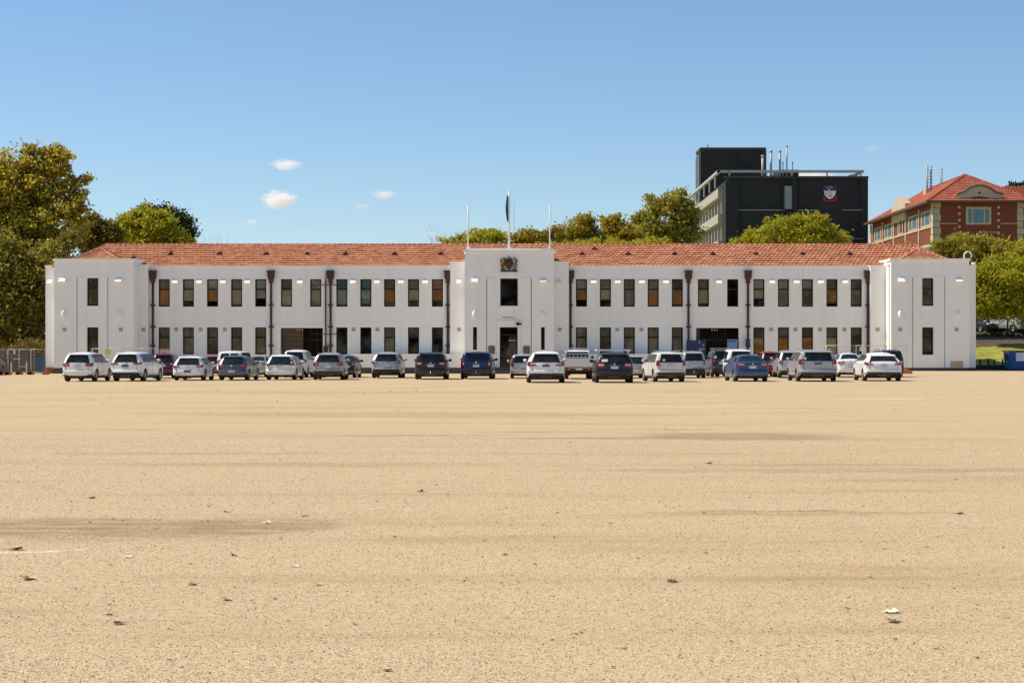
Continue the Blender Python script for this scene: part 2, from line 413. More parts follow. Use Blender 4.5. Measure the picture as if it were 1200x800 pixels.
for i, p in enumerate(up_l + up_r):
    x = X0(p); holes.append((x-hw, x+hw, zu0, zu1)); wins.append((x-hw, x+hw, zu0, zu1, ST_U[i]))
    if ST_L[i]: holes.append((x-hw, x+hw, zl0, zl1)); wins.append((x-hw, x+hw, zl0, zl1, ST_L[i]))
gates = [(X0(329), X0(378.3), BZ, Z0(384.2)), (X0(815.8), X0(865.6), BZ, Z0(384.2))]
holes += gates
xin = X0(162); xio = X0(1034)
wm = MB()
wall_holes(wm, xin, xio, BZ, W_TOP, D0, holes, .22)
wm.box(xin, xio, D0-.05, D0+.3, W_TOP-.12, W_TOP)                     # coping
wm.quad((xin, D0+.3, W_TOP-.2), (xio, D0+.3, W_TOP-.2), (xio, D0+.3, W_TOP-.9), (xin, D0+.3, W_TOP-.9))
wm.quad((xin, D0+13, 0), (xin, D0+13, 7.6), (xio, D0+13, 7.6), (xio, D0+13, 0))
wm.build('wall', M['wall'], hall)
pl = MB(); pl.box(xin, xio, D0+.004, D0+.25, -.3, BZ); pl.build('plinth', M['plinth'], hall)
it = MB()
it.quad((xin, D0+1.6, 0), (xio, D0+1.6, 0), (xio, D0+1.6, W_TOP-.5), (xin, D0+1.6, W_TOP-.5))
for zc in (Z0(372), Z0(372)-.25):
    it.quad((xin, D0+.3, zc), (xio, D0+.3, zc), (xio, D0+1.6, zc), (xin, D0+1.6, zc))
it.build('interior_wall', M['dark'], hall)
for a, b, c, d, s in wins: make_window(hall, a, b, c, d, D0, s)
# gateways: surround, closed leaf, dark glazed leaf
for k, (a, b, c, d) in enumerate(gates):
    g = MB(); g.box(a-.32, a-.02, D0-.06, D0-.003, c, d+.32); g.box(b+.02, b+.32, D0-.06, D0-.003, c, d+.32); g.box(a-.02, b+.02, D0-.06, D0-.003, d+.02, d+.32)
    g.build('gateway_surround', M['wall'], hall)
    w = b - a
    dl = MB(); xa, xb = (a+.02, a+w*.52) if k == 0 else (a+.02, a+w*.10)
    for i in range(9):
        z = c + (d-c)*i/9; dl.box(xa, xb, D0+.35, D0+.42, z+.012, z+(d-c)/9-.012)
    dl.build('gate_leaf', M['inner'], hall)
    gl = MB()
    for i in range(4):
        x = xb + (b-xb)*i/3; gl.box(x-.03, x+.03, D0+.6, D0+.66, c, d)
    gl.box(xb, b, D0+.6, D0+.66, c+(d-c)*.68, c+(d-c)*.72)
    g2 = gl.build('glazed_screen', M['frame'], hall)
    lp = MB()
    for dx in (.38, .44, .5): lp.blob((a+w*dx, D0+.3, d-.14), (.05,.05,.05), 8, 6)
    lp.build('gateway_lamp', M['white'], hall)

# downpipes with hoppers
def downpipe(px, D, thin=False, z1=318.2, foot=None):
    x = PX(px, D); y = D - .12; m = MB()
    if not thin:
        zt = PZ(317.3, D); zb = PZ(327.3, D)
        m.add([(x-.27, y-.2, zt), (x+.27, y-.2, zt), (x+.27, y+.11, zt), (x-.27, y+.11, zt), (x-.25, y-.18, zb+.12), (x+.25, y-.18, zb+.12), (x+.25, y+.11, zb+.12), (x-.25, y+.11, zb+.12)],
              [(0,3,2,1)[::-1], (0,1,5,4)[::-1], (1,2,6,5)[::-1], (2,3,7,6)[::-1], (3,0,4,7)[::-1]])
        m.box(x-.30, x+.30, y-.23, y+.11, zt-.06, zt+.02)
        m.add([(x-.25, y-.18, zb+.12), (x+.25, y-.18, zb+.12), (x+.25, y+.11, zb+.12), (x-.25, y+.11, zb+.12), (x-.08, y-.07, zb-.2), (x+.08, y-.07, zb-.2), (x+.08, y+.07, zb-.2), (x-.08, y+.07, zb-.2)],
              [(0,4,5,1), (1,5,6,2), (2,6,7,3), (3,7,4,0), (4,7,6,5)])
        m.tube([(x, y, zb-.1), (x, y, BZ+.02)], .085, 10)
        for py in (330.5, 357.5, 383, 405):
            z = PZ(py, D); m.box(x-.17, x+.17, y-.1, y+.1, z-.06, z+.06)
    else:
        m.tube([(x, y, PZ(318, D)), (x, y, BZ)], .055, 8)
        z = PZ(407, D); m.box(x-.16, x+.16, y-.12, y+.12, z-.55, z+.1)
        m.tube([(X0(366), y, PZ(333.9, D)), (X0(400), y, PZ(333.9, D))], .03, 6); m.tube([(X0(366), y-.02, PZ(391.5, D)), (X0(400), y-.02, PZ(391.5, D))], .03, 6)
    m.build('downpipe', M['iron'], hall)
for p in (179.5, 317.9, 387.6, 524.8, 668.6, 806.6, 876.4, 1016.6): downpipe(p, D0)
downpipe(381.9, D0, True)
def wall_lamp(px, D, py=329.6, w=6.6, h=4.4):
    x = PX(px, D); z = PZ(py, D); hw_ = w*D/F/2; hh = h*D/F/2; m = MB(); y = D-.003
    m.add([(x-hw_, y, z-hh), (x+hw_, y, z-hh), (x+hw_, y, z+hh), (x-hw_, y, z+hh), (x-hw_, y-.42, z-hh), (x+hw_, y-.42, z-hh), (x+hw_, y-.05, z+hh), (x-hw_, y-.05, z+hh)],
          [(4,5,6,7), (7,6,2,3), (0,1,5,4)[::-1], (1,2,6,5), (0,4,7,3)])
    m.build('wall_lamp', M['lampw'], hall)
M['lampw'] = mat('lamp_housing_white', (.90, .90, .88), .5, var=.02)
for p in (205.4, 233.9, 261.8, 290.4, 351.9, 413.8, 441.9, 470, 498.4, 695.4, 723.6, 751.9, 780.1, 842.3, 904.5, 933, 961.3, 990): wall_lamp(p, D0)
def vent(px, D, py=386, w=4.2, m_='vent'):
    x = PX(px, D); z = PZ(py, D); h = w*D/F/2; m = MB()
    m.box(x-h, x+h, D-.03, D-.003, z-h, z-h*.7); m.box(x-h, x+h, D-.03, D-.003, z+h*.7, z+h)
    m.box(x-h, x-h*.75, D-.03, D-.003, z-h*.7, z+h*.7); m.box(x+h*.75, x+h, D-.03, D-.003, z-h*.7, z+h*.7)
    for i in range(3):
        zz = z - h*.45 + i*h*.45; m.box(x-h*.75, x+h*.75, D-.025, D-.004, zz-.015, zz+.03)
    m.build('vent', M[m_], hall)
for p in (206.5, 235, 263.5, 291.5, 414.3, 442.2, 471, 498.5, 695.6, 723.4, 751.5, 779.6, 903.7, 932, 961, 989.5): vent(p, D0, m_='vent' if int(p*7) % 3 else 'wall')
def boss(px, D, py, rx=2.2, ry=4.6):
    x = PX(px, D); z = PZ(py, D); m = MB(); m.blob((x, D-.03, z), (rx*D/F, .26, ry*D/F), 14, 10); m.build('wall_boss', M['wall'], hall)
for p in (336.5, 369.5, 823.5, 858.8): boss(p, D0, 369.6, 3.0, 3.2) if False else vent(p, D0, 369.6, 4.0, 'wall')

# ---- end wings
def wing(sx):
    """sx -1 left wing, +1 right wing; measured for the photo pixels of each"""
    if sx < 0: i0, i1 = 63.5, 157.0; inner_b, sh_x, out_x = 161, 173.5, 53.3; cxw = 109.0; g0, g1 = 90.3, 126.3; lamps = (73.6, 139.4); bos = (74.6, 140.6); vts = (75.6, 141.6, 168.3); wc = 108.6
    else: i0, i1 = 1044.3, 1136.0; inner_b, sh_x, out_x = 1034.5, 1020.0, 1143.5; g0, g1 = 1069.6, 1107.2; lamps = (1055.8, 1123.2); bos = (1054.4, 1122); vts = (1055, 1121, 1028.5); wc = 1087.3
    D = D0 - 1.8
    base = BZ if sx < 0 else PZ(430.8, D)
    top = PZ(303.8, D); xa, xb = PX(i0, D), PX(i1, D)
    xc = PX(wc, D); hw_ = 6.5*D/F
    hs = [(xc-hw_, xc+hw_, PZ(358.3, D), PZ(325.8, D)), (xc-hw_, xc+hw_, PZ(415.5, D), PZ(383.4, D))]
    m = MB()
    # groove lines either side of the window bay: shallow slots in the face
    ga, gb = PX(g0, D), PX(g1, D); gt = PZ(324.5, D)
    sl = [(ga-.03, ga+.03, base, gt), (gb-.03, gb+.03, base, gt)]
    wall_holes(m, xa, xb, base, top, D, hs + sl, .2)
    back = D + 1.75
    m.quad((xa, D, base), (xa, D, top), (xa, back+8, top), (xa, back+8, base)); m.quad((xb, D, top), (xb, D, base), (xb, back+8, base), (xb, back+8, top))
    m.quad((xa, D, top), (xb, D, top), (xb, D+.35, top), (xa, D+.35, top))
    m.quad((xa, D+.35, top), (xb, D+.35, top), (xb, D+.35, top-.8), (xa, D+.35, top-.8))
    m.quad((xa, D, top), (xa+.0, D+.35, top), (xa, back+8, top), (xa-.0, back+8, top))
    m.build('wall', M['wall'], hall)
    # coping with a small overhang
    cp = MB(); cp.box(xa-.10, xb+.10, D-.08, D+.4, top-.10, top+.06)
    cp.box(xa-.10, xa+.30, D+.4, back+8, top-.10, top+.06); cp.box(xb-.30, xb+.10, D+.4, back+8, top-.10, top+.06); cp.build('coping', M['wall'], hall)
    # slot backs (dark line of the groove)
    gr = MB()
    for g in (ga, gb): gr.quad((g-.03, D+.12, base), (g+.03, D+.12, base), (g+.03, D+.12, gt), (g-.03, D+.12, gt))
    gr.build('groove', M['vent'], hall)
    # raised fillets: inner panel edges, sills and capitals of the bay
    tr = MB()
    ia, ib = PX(wc-7.6, D), PX(wc+7.6, D)
    for q in (ia, ib): tr.box(q-.03, q+.03, D-.025, D-.003, base, gt)
    tr.box(ga+.05, ia-.03, D-.05, D-.003, gt-.10, gt+.02); tr.box(ib+.03, gb-.05, D-.05, D-.003, gt-.10, gt+.02)
    tr.box(xc-hw_-.08, xc+hw_+.08, D-.09, D-.003, hs[0][2]-.14, hs[0][2]-.01); tr.box(xc-hw_-.08, xc+hw_+.08, D-.09, D-.003, hs[1][2]-.14, hs[1][2]-.01)
    tr.box(ia+.1, ib-.1, D-.03, D-.003, PZ(381.5, D), PZ(379.5, D))
    tr.build('window_surround', M['wall'], hall)
    for h in hs: make_window(hall, *h, D, ('c', 5 if sx < 0 else 0, .0, 5, .0) if h is hs[0] else ('c', 5, .12, None, 0))
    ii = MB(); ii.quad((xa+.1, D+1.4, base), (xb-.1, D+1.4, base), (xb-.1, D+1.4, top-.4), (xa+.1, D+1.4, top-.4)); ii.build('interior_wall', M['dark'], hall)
    # inner shoulder and set-back outer block
    Ds = D0 - .45; m = MB(); zt = W_TOP + (.02 if sx < 0 else -.05)
    a, b = sorted((PX(sh_x, Ds), xb if sx < 0 else xa)); m.box(a, b, Ds, D0+.5, BZ, zt); m.box(a-.03, b+.03, Ds-.04, D0+.4, zt-.12, zt+.02); m.build('wall', M['wall'], hall); m = MB()
    Do = D + .9; zo = PZ(311.3, Do); a, b = sorted((PX(out_x, Do), xa if sx < 0 else xb)); m.box(a, b, Do, D0+2, base, zo); m.box(a-.05, b+.05, Do-.05, D0+2.05, zo-.10, zo+.04); m.build('wall', M['wall'], hall); m = MB()
    # small return at the inner corner
    a, b = (xb-.003, xb+.12) if sx < 0 else (xa-.12, xa+.003); m.box(a, b, D+.35, D0, base, top-.5)
    m.build('wall', M['wall'], hall)
    p = MB(); p.box(xa+.01, xb-.01, D+.01, D0+9, -.3, base); a, b = sorted((PX(out_x, Do)+.01*(-sx), xa)) if sx < 0 else sorted((xb, PX(out_x, Do)-.01)); p.box(a, b, Do+.01, D0+1.9, -.3, base-.002)
    a, b = sorted((PX(sh_x, Ds), xb if sx < 0 else xa)); p.box(a, b, Ds+.01, D0+.4, -.3, BZ-.002)
    p.build('plinth', M['plinth'], hall)
    if sx < 0:
        q = MB(); q.box(PX(50.8, Do-.3), PX(62.4, Do-.3), Do-.35, Do+2, -.2, PZ(430.3, Do-.3)); q.build('brown_plinth', mat('brown_stone', (.22, .13, .07), .9), hall)
    for p_ in lamps: wall_lamp(p_, D, 327.6, 7.6, 4.8)
    for p_ in bos: boss(p_, D, 368.3, 2.4, 5)
    for p_ in vts[:2]: vent(p_, D)
    vent(vts[2], Ds)
    if sx < 0: wall_lamp(59, Do, 329.6, 5, 4.6)
    else:
        q = MB(); q.box(PX(1113.6, D), PX(1128.4, D), D-.03, D-.003, PZ(430.4, D), PZ(423, D)); q.build('access_panel', M['tan'], hall)
        # curled pipe and floodlight on the parapet
        q = MB(); xx = PX(1129.8, D+1); zz = PZ(304, D+1); pts = [(xx, D+1, zz), (xx, D+1, zz+.25)]
        for i in range(9):
            t = math.pi*(1 - i/8*1.15); pts.append((xx+.28+.28*math.cos(t), D+1, zz+.28+.30*math.sin(t)))
        q.tube(pts, .055, 8); q.build('vent_pipe', M['white'], hall)
        q = MB(); xx = PX(1140, Do); q.blob((xx, Do-.15, zo+.12), (.2, .16, .12), 10, 8); q.tube([(xx, Do, zo-.1), (xx, Do-.1, zo+.12)], .04, 6); q.build('floodlight', M['lampw'], hall)
wing(-1); wing(1)

# ---- entrance tower
DT = D0 - 2.0
TX = lambda p: PX(p, DT); TZ = lambda p: PZ(p, DT)
TB = TZ(430.5); TT = TZ(293.6)
ta, tb = TX(545), TX(649.2)
door = (TX(585.7), TX(606.6), TB, TZ(383.2)); twin = (TX(586.2), TX(606.8), TZ(358.4), TZ(326.2))
slits = [(TX(554.3), TX(558.9), TZ(409.8), TZ(383.2)), (TX(634), TX(638.4), TZ(409.8), TZ(383.2))]
slots = [(TX(570.3)-.03, TX(570.3)+.03, TB, TZ(326)), (TX(622.6)-.03, TX(622.6)+.03, TB, TZ(326))]
m = MB(); wall_holes(m, ta, tb, TB, TT, DT, [door, twin] + slits + slots, .35)
m.quad((ta, DT, TB), (ta, DT, TT), (ta, DT+4.5, TT), (ta, DT+4.5, TB)); m.quad((tb, DT, TT), (tb, DT, TB), (tb, DT+4.5, TB), (tb, DT+4.5, TT))
m.quad((ta, DT+4.5, TB), (ta, DT+4.5, TT), (tb, DT+4.5, TT), (tb, DT+4.5, TB)); m.quad((ta, DT, TT-.02), (tb, DT, TT-.02), (tb, DT+4.5, TT-.02), (ta, DT+4.5, TT-.02))
m.build('wall', M['wall'], hall)
m = MB(); m.box(ta-.1, tb+.1, DT-.08, DT+4.6, TT-.12, TT+.05); m.box(ta+.3, tb-.3, DT+.2, DT+4.3, TT+.05, TT+.16); m.build('coping', M['wall'], hall)
m = MB()
for s_ in slots: m.quad((s_[0], DT+.14, s_[2]), (s_[1], DT+.14, s_[2]), (s_[1], DT+.14, s_[3]), (s_[0], DT+.14, s_[3]))
m.build('groove', M['vent'], hall)
m = MB(); bz = TZ(375.7)
for q in (581.0, 611.2): m.box(TX(q)-.035, TX(q)+.035, DT-.03, DT-.003, TB, TZ(326))
m.box(TX(571), TX(580.5), DT-.06, DT-.003, TZ(327.6), TZ(325.6)); m.box(TX(611.8), TX(622), DT-.06, DT-.003, TZ(327.6), TZ(325.6))
m.box(twin[0]-.1, twin[1]+.1, DT-.08, DT-.003, twin[2]-.13, twin[2]-.01)
m.box(door[0]-.22, door[0]-.01, DT-.07, DT-.003, TB, TZ(376)); m.box(door[1]+.01, door[1]+.22, DT-.07, DT-.003, TB, TZ(376)); m.box(door[0]-.01, door[1]+.01, DT-.07, DT-.003, door[3]+.01, TZ(376))
m.box(TX(583), TX(610), DT-.1, DT-.071, TZ(377), TZ(375.6))
m.build('door_surround', M['wall'], hall)
fo = make_window(hall, *twin, DT, ('n', 5, .0, None, 0), bar=False)
for s_ in slits: make_window(hall, *s_, DT, ('n', 5, .3, None, 0), bar=False)
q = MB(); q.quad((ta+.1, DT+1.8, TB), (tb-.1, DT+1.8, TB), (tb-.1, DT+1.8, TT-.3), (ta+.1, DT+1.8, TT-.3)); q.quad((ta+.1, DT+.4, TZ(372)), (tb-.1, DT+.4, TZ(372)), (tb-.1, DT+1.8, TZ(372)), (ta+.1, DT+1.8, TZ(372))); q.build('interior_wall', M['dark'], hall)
# entrance door: frame > leaf, glass, handle
a, b, c, d = door; f = MB(); yd = DT+.3; mid = (a+b)/2
for x in (a+.04, b-.04): f.box(x-.04, x+.04, yd, yd+.09, c, d)
f.box(a+.08, b-.08, yd, yd+.09, d-.09, d); f.box(a+.08, b-.08, yd-.01, yd+.08, c+2.35, c+2.45)
dr = f.build('entrance_door', M['frame'], hall)
g = MB(); g.quad((a+.08, yd+.05, c+2.45), (b-.08, yd+.05, c+2.45), (b-.08, yd+.05, d-.09), (a+.08, yd+.05, d-.09)); g.quad((a+.08, yd+.05, c), (b-.08, yd+.05, c), (b-.08, yd+.05, c+2.35), (a+.08, yd+.05, c+2.35)); g.build('glass', M['pane'], dr)
g = MB(); g.box(mid+.02, mid+.55, yd+.2, yd+.25, c, c+2.3); g.build('inner_door', mat('brown_timber_door', (.11, .04, .02), .5), dr)
g = MB(); g.box(mid+.02, b-.1, yd+.12, yd+.15, c+1.95, c+2.05); g.build('door_closer', M['steel'], dr)
g = MB(); g.tube([(mid-.05, yd-.04, c+.9), (mid-.05, yd-.04, c+1.4)], .018, 8); g.build('handle', M['steel'], dr)
for p in (0, 1):
    x0, x1 = (TX(572.2), TX(579.8)) if p == 0 else (TX(613.2), TX(621))
    q = MB(); q.box(x0, x1, DT-.05, DT-.003, TZ(414.8), TZ(405.2)); q.box(x0+.03, x1-.03, DT-.07, DT-.05, TZ(414.2), TZ(405.8)); q.build('plaque', M['plaque'], hall)
for p in (556.3, 636.3): wall_lamp(p, DT, 328, 7.6, 4.8)
for p in (555.8, 635.8): boss(p, DT, 368.3, 2.3, 5)
for p in (575.6, 617): vent(p, DT, 386, 3.6, 'wall')
q = MB(); q.tube([(TX(602.4), DT-.03, TZ(358.9)), (TX(602.4), DT-.03, TZ(378))], .035, 6); q.build('conduit', M['white'], hall)
q = MB(); xx, zz = TX(606.8), TZ(379.6); q.blob((xx, DT-.22, zz), (.14,.14,.12), 10, 8); q.box(xx+.05, xx+.28, DT-.26, DT-.14, zz-.06, zz+.05); q.box(xx-.05, xx+.05, DT-.12, DT-.003, zz-.05, zz+.05); q.build('security_camera', M['black'], hall)
# faint relief lettering band above the door, plain raised fillet
q = MB(); q.box(TX(588.5), TX(601), DT-.02, DT-.003, TZ(372.4), TZ(371)); q.build('relief_band', M['vent'], hall)
# shoulders beside the tower
Ds = D0 - .8; zt = PZ(306.2, Ds)
for (a, b) in ((PX(527.6, Ds), ta), (tb, PX(666.6, Ds))):
    m = MB(); m.box(a, b, Ds, D0+2.5, BZ, zt-.11); m.box(a-.04, b+.04, Ds-.05, D0+2.55, zt-.11, zt); m.build('wall', M['wall'], hall)
    m = MB(); m.box(a+.01, b-.01, Ds+.01, D0+2.4, -.3, BZ-.001); m.build('plinth', M['plinth'], hall)
vent(538, Ds); vent(655.8, Ds)
wall_lamp(537.8, Ds, 329.6, 5.2, 4.4) ; wall_lamp(655.4, Ds, 329.6, 5.2, 4.4)
m = MB(); m.box(ta+.01, tb-.01, DT+.01, DT+4.4, -.3, TB-.001); m.build('plinth', M['plinth'], hall)
m = MB(); m.box(TX(578), TX(612), DT-.9, DT+.005, -.2, TB-.03); m.box(TX(575), TX(615), DT-1.3, DT-.9, -.2, TB-.2); m.build('doorstep', M['plinth'], hall)
# low rendered terrace walls either side of the entrance
for (a, b) in ((411, 545.6), (652, 803)):
    Dw = D0 - 1.5; m = MB(); xa, xb = PX(a, Dw), PX(b, Dw)
    m.box(xa, xb, Dw, Dw+.3, PZ(430.6, Dw), PZ(415.4, Dw)); m.box(xa-.04, xb+.04, Dw-.05, Dw+.35, PZ(415.4, Dw), PZ(414.6, Dw)); 
    w_ = m.build('terrace_wall', M['wall'], hall)
    p = MB(); p.box(xa-.02, xb+.02, Dw-.02, Dw+.32, -.2, PZ(430.6, Dw)-.001); p.build('plinth', M['plinth'], w_)
    p = MB(); p.box(xa, xb, Dw+.3, D0, -.1, PZ(430, Dw)); p.build('terrace_floor', M['plinth'], w_)

# coat of arms over the tower window
crest = MB(); ca = lambda p: TX(p); cz = lambda p: TZ(p); yb = DT
ar = MB()  # shield + crown
sh = [(592.3,305.6),(600.6,305.6),(600.9,310),(599.6,313.6),(596.6,316.4),(593.4,313.6),(592,310)]
ar.prism([(ca(x), cz(y)) for x, y in sh], yb-.16, yb-.003)
arms = ar.build('coat_of_arms', M['maroon'], hall)
q = MB(); q.box(ca(593.2), ca(600), yb-.2, yb-.16, cz(307), cz(306)); q.blob((ca(596.4), yb-.1, cz(303.8)), (3.6*DT/F, .12, 1.7*DT/F), 10, 6); q.tube([(ca(596.4), yb-.1, cz(302.5)), (ca(596.4), yb-.1, cz(300.3))], [.07, .02], 6)
for i in range(3): q.blob((ca(593.8+i*2.6), yb-.15, cz(304.6)), (.06, .06, .09), 8, 6)
q.build('crown', M['maroon'], arms)
q = MB()   # shield quartering bars
q.box(ca(594.3), ca(598.9), yb-.18, yb-.161, cz(308.1), cz(307.6)); q.box(ca(596.2), ca(596.7), yb-.185, yb-.161, cz(315), cz(307.2)); q.box(ca(592.6), ca(600.4), yb-.183, yb-.161, cz(310.8), cz(310.4)); q.build('shield_quarters', M['gold'], arms)
def beast(sx, mm, name):
    q = MB(); k = DT/F; c0 = 596.4
    P = lambda dx, py: (ca(c0 + sx*dx), yb-.09, cz(py))
    q.tube([P(7.6,315), P(7.2,311.5), P(6.4,308), P(6.2,305)], [.09,.14,.16,.12], 8)          # upright body
    q.blob(P(6.0,303.9), (.15,.11,.14), 10, 8); q.tube([P(5.8,304.2), P(4.6,304.6)], [.08,.05], 6)   # head and muzzle
    q.tube([P(6.2,306.2), P(4.6,307.2), P(3.9,306.4)], [.06,.05,.04], 6); q.tube([P(6.4,308.2), P(4.8,309.4), P(4.2,310.4)], [.06,.05,.04], 6)
    q.tube([P(7.2,312.6), P(6.0,314.4), P(5.4,316.4)], [.09,.06,.05], 6); q.tube([P(7.8,313.4), P(8.4,315), P(7.8,316.6)], [.08,.06,.05], 6)
    q.tube([P(7.9,313), P(9.4,311), P(8.9,307.5), P(9.8,304.5)], [.05,.035,.035,.07], 6)              # tail
    if name == 'unicorn': q.tube([P(5.6,303), P(4.6,301.2)], [.03,.01], 6)
    else: q.blob(P(6.6,305), (.17,.1,.16), 10, 6)
    q.build(name, mm, arms)
beast(-1, M['gold'], 'lion'); beast(1, mat('silvered_bronze', (.19,.175,.15), .6, .2), 'unicorn')
q = MB(); q.prism([(ca(586.6), cz(316.6)), (ca(590), cz(315.8)), (ca(596.4), cz(317)), (ca(603), cz(315.8)), (ca(606.2), cz(316.6)), (ca(606), cz(318.6)), (ca(586.8), cz(318.6))], yb-.14, yb-.003); q.build('motto_scroll', M['bronze'], arms)

# ---- roof: tiled front slope built course by course, hips, ridge capping, eyebrow vents
RX = 31.85; YE = D0 + .32; ZE = W_TOP - .22; YR = D0 + 6.5; ZR = PZ(287.4, YR)
EX = 34.3
def hipx(v): return EX + (RX - EX) * v
def roof_slope():
    n = 11; m = MB(); rr = random.Random(3); pitch = .33
    vs = []; fs = []
    L = math.hypot(YR-YE, ZR-ZE); ny, nz = -(ZR-ZE)/L, (YR-YE)/L
    for c in range(n):
        v0, v1 = c/n, (c+1)/n + .004
        hx_ = hipx((v0+v1)/2); k = int(2*hx_/pitch) ; 
        sag = lambda x: .018*math.sin(x*.33+1.2) + .012*math.sin(x*1.1)
        prof = [(0, .0), (.18, .016), (.40, .030), (.62, .016), (.80, .0)]
        b0 = len(vs); cols = 0
        for t in range(k):
            xj = -hx_ + t*pitch; jt = rr.uniform(-.010, .014)
            for u, h in prof:
                x = xj + u*pitch
                for v, lift in ((v0, .105), (v1, .022)):
                    q = h + lift + jt; vs.append((x, YE+(YR-YE)*v + ny*q, ZE+(ZR-ZE)*v + nz*q + sag(x)))
                cols += 1
        for i in range(cols-1): a = b0+2*i; fs.append((a, a+2, a+3, a+1))
        # riser of the course
        b1 = len(vs)
        for i in range(cols):
            p = vs[b0+2*i]; vs.append((p[0], p[1]-ny*.10, p[2]-nz*.10))
        for i in range(cols-1): fs.append((b1+i, b1+i+1, b0+2*i+2, b0+2*i))
    m.add(vs, fs, False)
    return m
rf = roof_slope().build('roof', M['tile'], hall)
m = MB()  # under-slope, hidden back slope and hip ends
yb2 = 2*YR - YE
m.quad((-EX, YE, ZE-.03), (EX, YE, ZE-.03), (RX, YR, ZR-.03), (-RX, YR, ZR-.03))
m.quad((EX, yb2, ZE), (-EX, yb2, ZE), (-RX, YR, ZR), (RX, YR, ZR))
for s in (-1, 1): m.add([(s*EX, YE, ZE), (s*EX, yb2, ZE), (s*RX, YR, ZR)], [(0,1,2) if s > 0 else (0,2,1)])
m.build('roof_back', M['tile'], rf)
def ridge(m, p, q, r=.12):
    p, q = Vector(p), Vector(q); n = max(1, int((q-p).length/.42)); 
    for i in range(n):
        a = p.lerp(q, i/n); b = p.lerp(q, (i+1.06)/n); m.tube([a, b], [r*1.12, r*.92], 8)
m = MB(); ridge(m, (-RX, YR, ZR+.02), (RX, YR, ZR+.02)); RT = mat('ridge_tiles', (.40, .13, .07), .8, var=.3, vs=2); m.build('ridge_capping', RT, rf)
for s in (-1, 1): m = MB(); ridge(m, (s*EX, YE, ZE+.05), (s*RX, YR, ZR+.02)); m.build('hip_capping', RT, rf)
for s in (-1, 1):   # small hipped roofs over the wings, running into the main slope
    cxx = 31.1*s; ye = D0-1.3; m = MB()
    ap = (cxx, D0+2.0, PZ(292.2, D0+2.0)); zE = ZE+.1
    a, b = (cxx-2.9, ye, zE), (cxx+2.9, ye, zE); bk = (cxx, D0+5.2, ap[2]); n = 14
    def strip(p0, p1, q0, q1):
        for i in range(n):
            t0, t1 = i/n, (i+1)/n
            A = Vector(p0).lerp(Vector(q0), t0); B = Vector(p1).lerp(Vector(q1), t0); C = Vector(p1).lerp(Vector(q1), t1); D_ = Vector(p0).lerp(Vector(q0), t1)
            up = Vector((0, 0, .05)); m.quad(A+up, B+up, C, D_); m.quad(A, B, B+up, A+up)
    strip(a, b, ap, ap); strip(b, (cxx+2.9, D0+5.2, zE), ap, bk); strip((cxx-2.9, D0+5.2, zE), a, bk, ap)
    ridge(m, a, ap, .10); ridge(m, b, ap, .10); ridge(m, ap, (cxx, D0+3.8, ap[2]), .10)
    m.build('wing_roof', M['tile'], rf)
for p, py in [(199.9,298),(257.4,298),(312,298),(360,298),(405,298),(462.5,298),(516.7,298),(682.3,298),(696.5,292.6),(736.2,298),(790.6,298),(835.3,298),(886.2,298),(940.9,298),(996,298),(156,302.5)]:
    v = (311-py)/(311-287.4)*.98; y = YE+(YR-YE)*v; z = ZE+(ZR-ZE)*v; x = PX(p, y)
    m = MB(); m.add([(x-.26, y-.12, z+.07), (x+.26, y-.12, z+.07), (x, y-.12, z+.32), (x, y+.75, z+.38)], [(0,1,2), (1,3,2), (0,2,3)])
    m.build('roof_vent', M['iron'], rf)
# ------------------------------------------------------------------ flagpoles
def pole(px, ptop, D, r, label, base_z):
    x = PX(px, D); o = empty('flagpole', (x, D, base_z), label, 'flagpole', 'flagpoles on the entrance tower')
    m = MB(); zt = PZ(ptop, D); m.tube([(x, D, base_z), (x, D, zt)], [r, r*.6], 10); m.build('pole', M['white'], o)
    m = MB(); m.blob((x, D, zt+.06), (.07,.07,.07), 8, 6); m.build('finial', M['white'], o)
    m = MB(); m.box(x-.12, x+.12, D-.12, D+.12, base_z-.0, base_z+.18); m.build('bracket', M['white'], o)
    m = MB(); m.tube([(x+r+.05, D-.05, zt-.1), (x+r+.05, D-.05, base_z+1.2)], .008, 4); m.build('halyard', M['white'], o)
    return o, x, zt
tz = TT + .16
pole(548.3, 239.8, DT+.6, .06, 'bare thin white flagpole on the left corner of the entrance tower', tz)
pole(644.2, 239.8, DT+.6, .06, 'bare thin white flagpole on the right corner of the entrance tower', tz)
o, x, zt = pole(596.4, 224, DT+.6, .085, 'taller white central flagpole carrying the limp dark flag', tz)
fl = MB(); vs = []; fs = []; nz = 16; nx = 9
for j in range(nz+1):
    t = j/nz
    for i in range(nx+1):
        u = i/nx; w = .12*(.7+.7*math.sin(math.pi*min(1, t*1.1)))
        vs.append((x - .06 - w*u*1.1, DT+.6 + .09*math.sin(u*9 + t*2), zt - .25 - 1.95*t - .12*u))
for j in range(nz):
    for i in range(nx): a = j*(nx+1)+i; fs.append((a, a+1, a+nx+2, a+nx+1))
fl.add(vs, fs, True)
fb = fl.build('flag', mat('dark_blue_flag', (.07, .10, .20), .8, var=.5, vs=3), None)
tag(fb, 'limp dark blue flag hanging from the central flagpole', 'flag')
an = MB(); xa_ = PX(602.3, D0+9); an.tube([(xa_, D0+9, 8.5), (xa_, D0+9, PZ(217, D0+9))], [.03, .012], 6); an.build('mast', M['grey'], None, label='very thin whip antenna mast rising behind the central flagpole', cat='antenna')

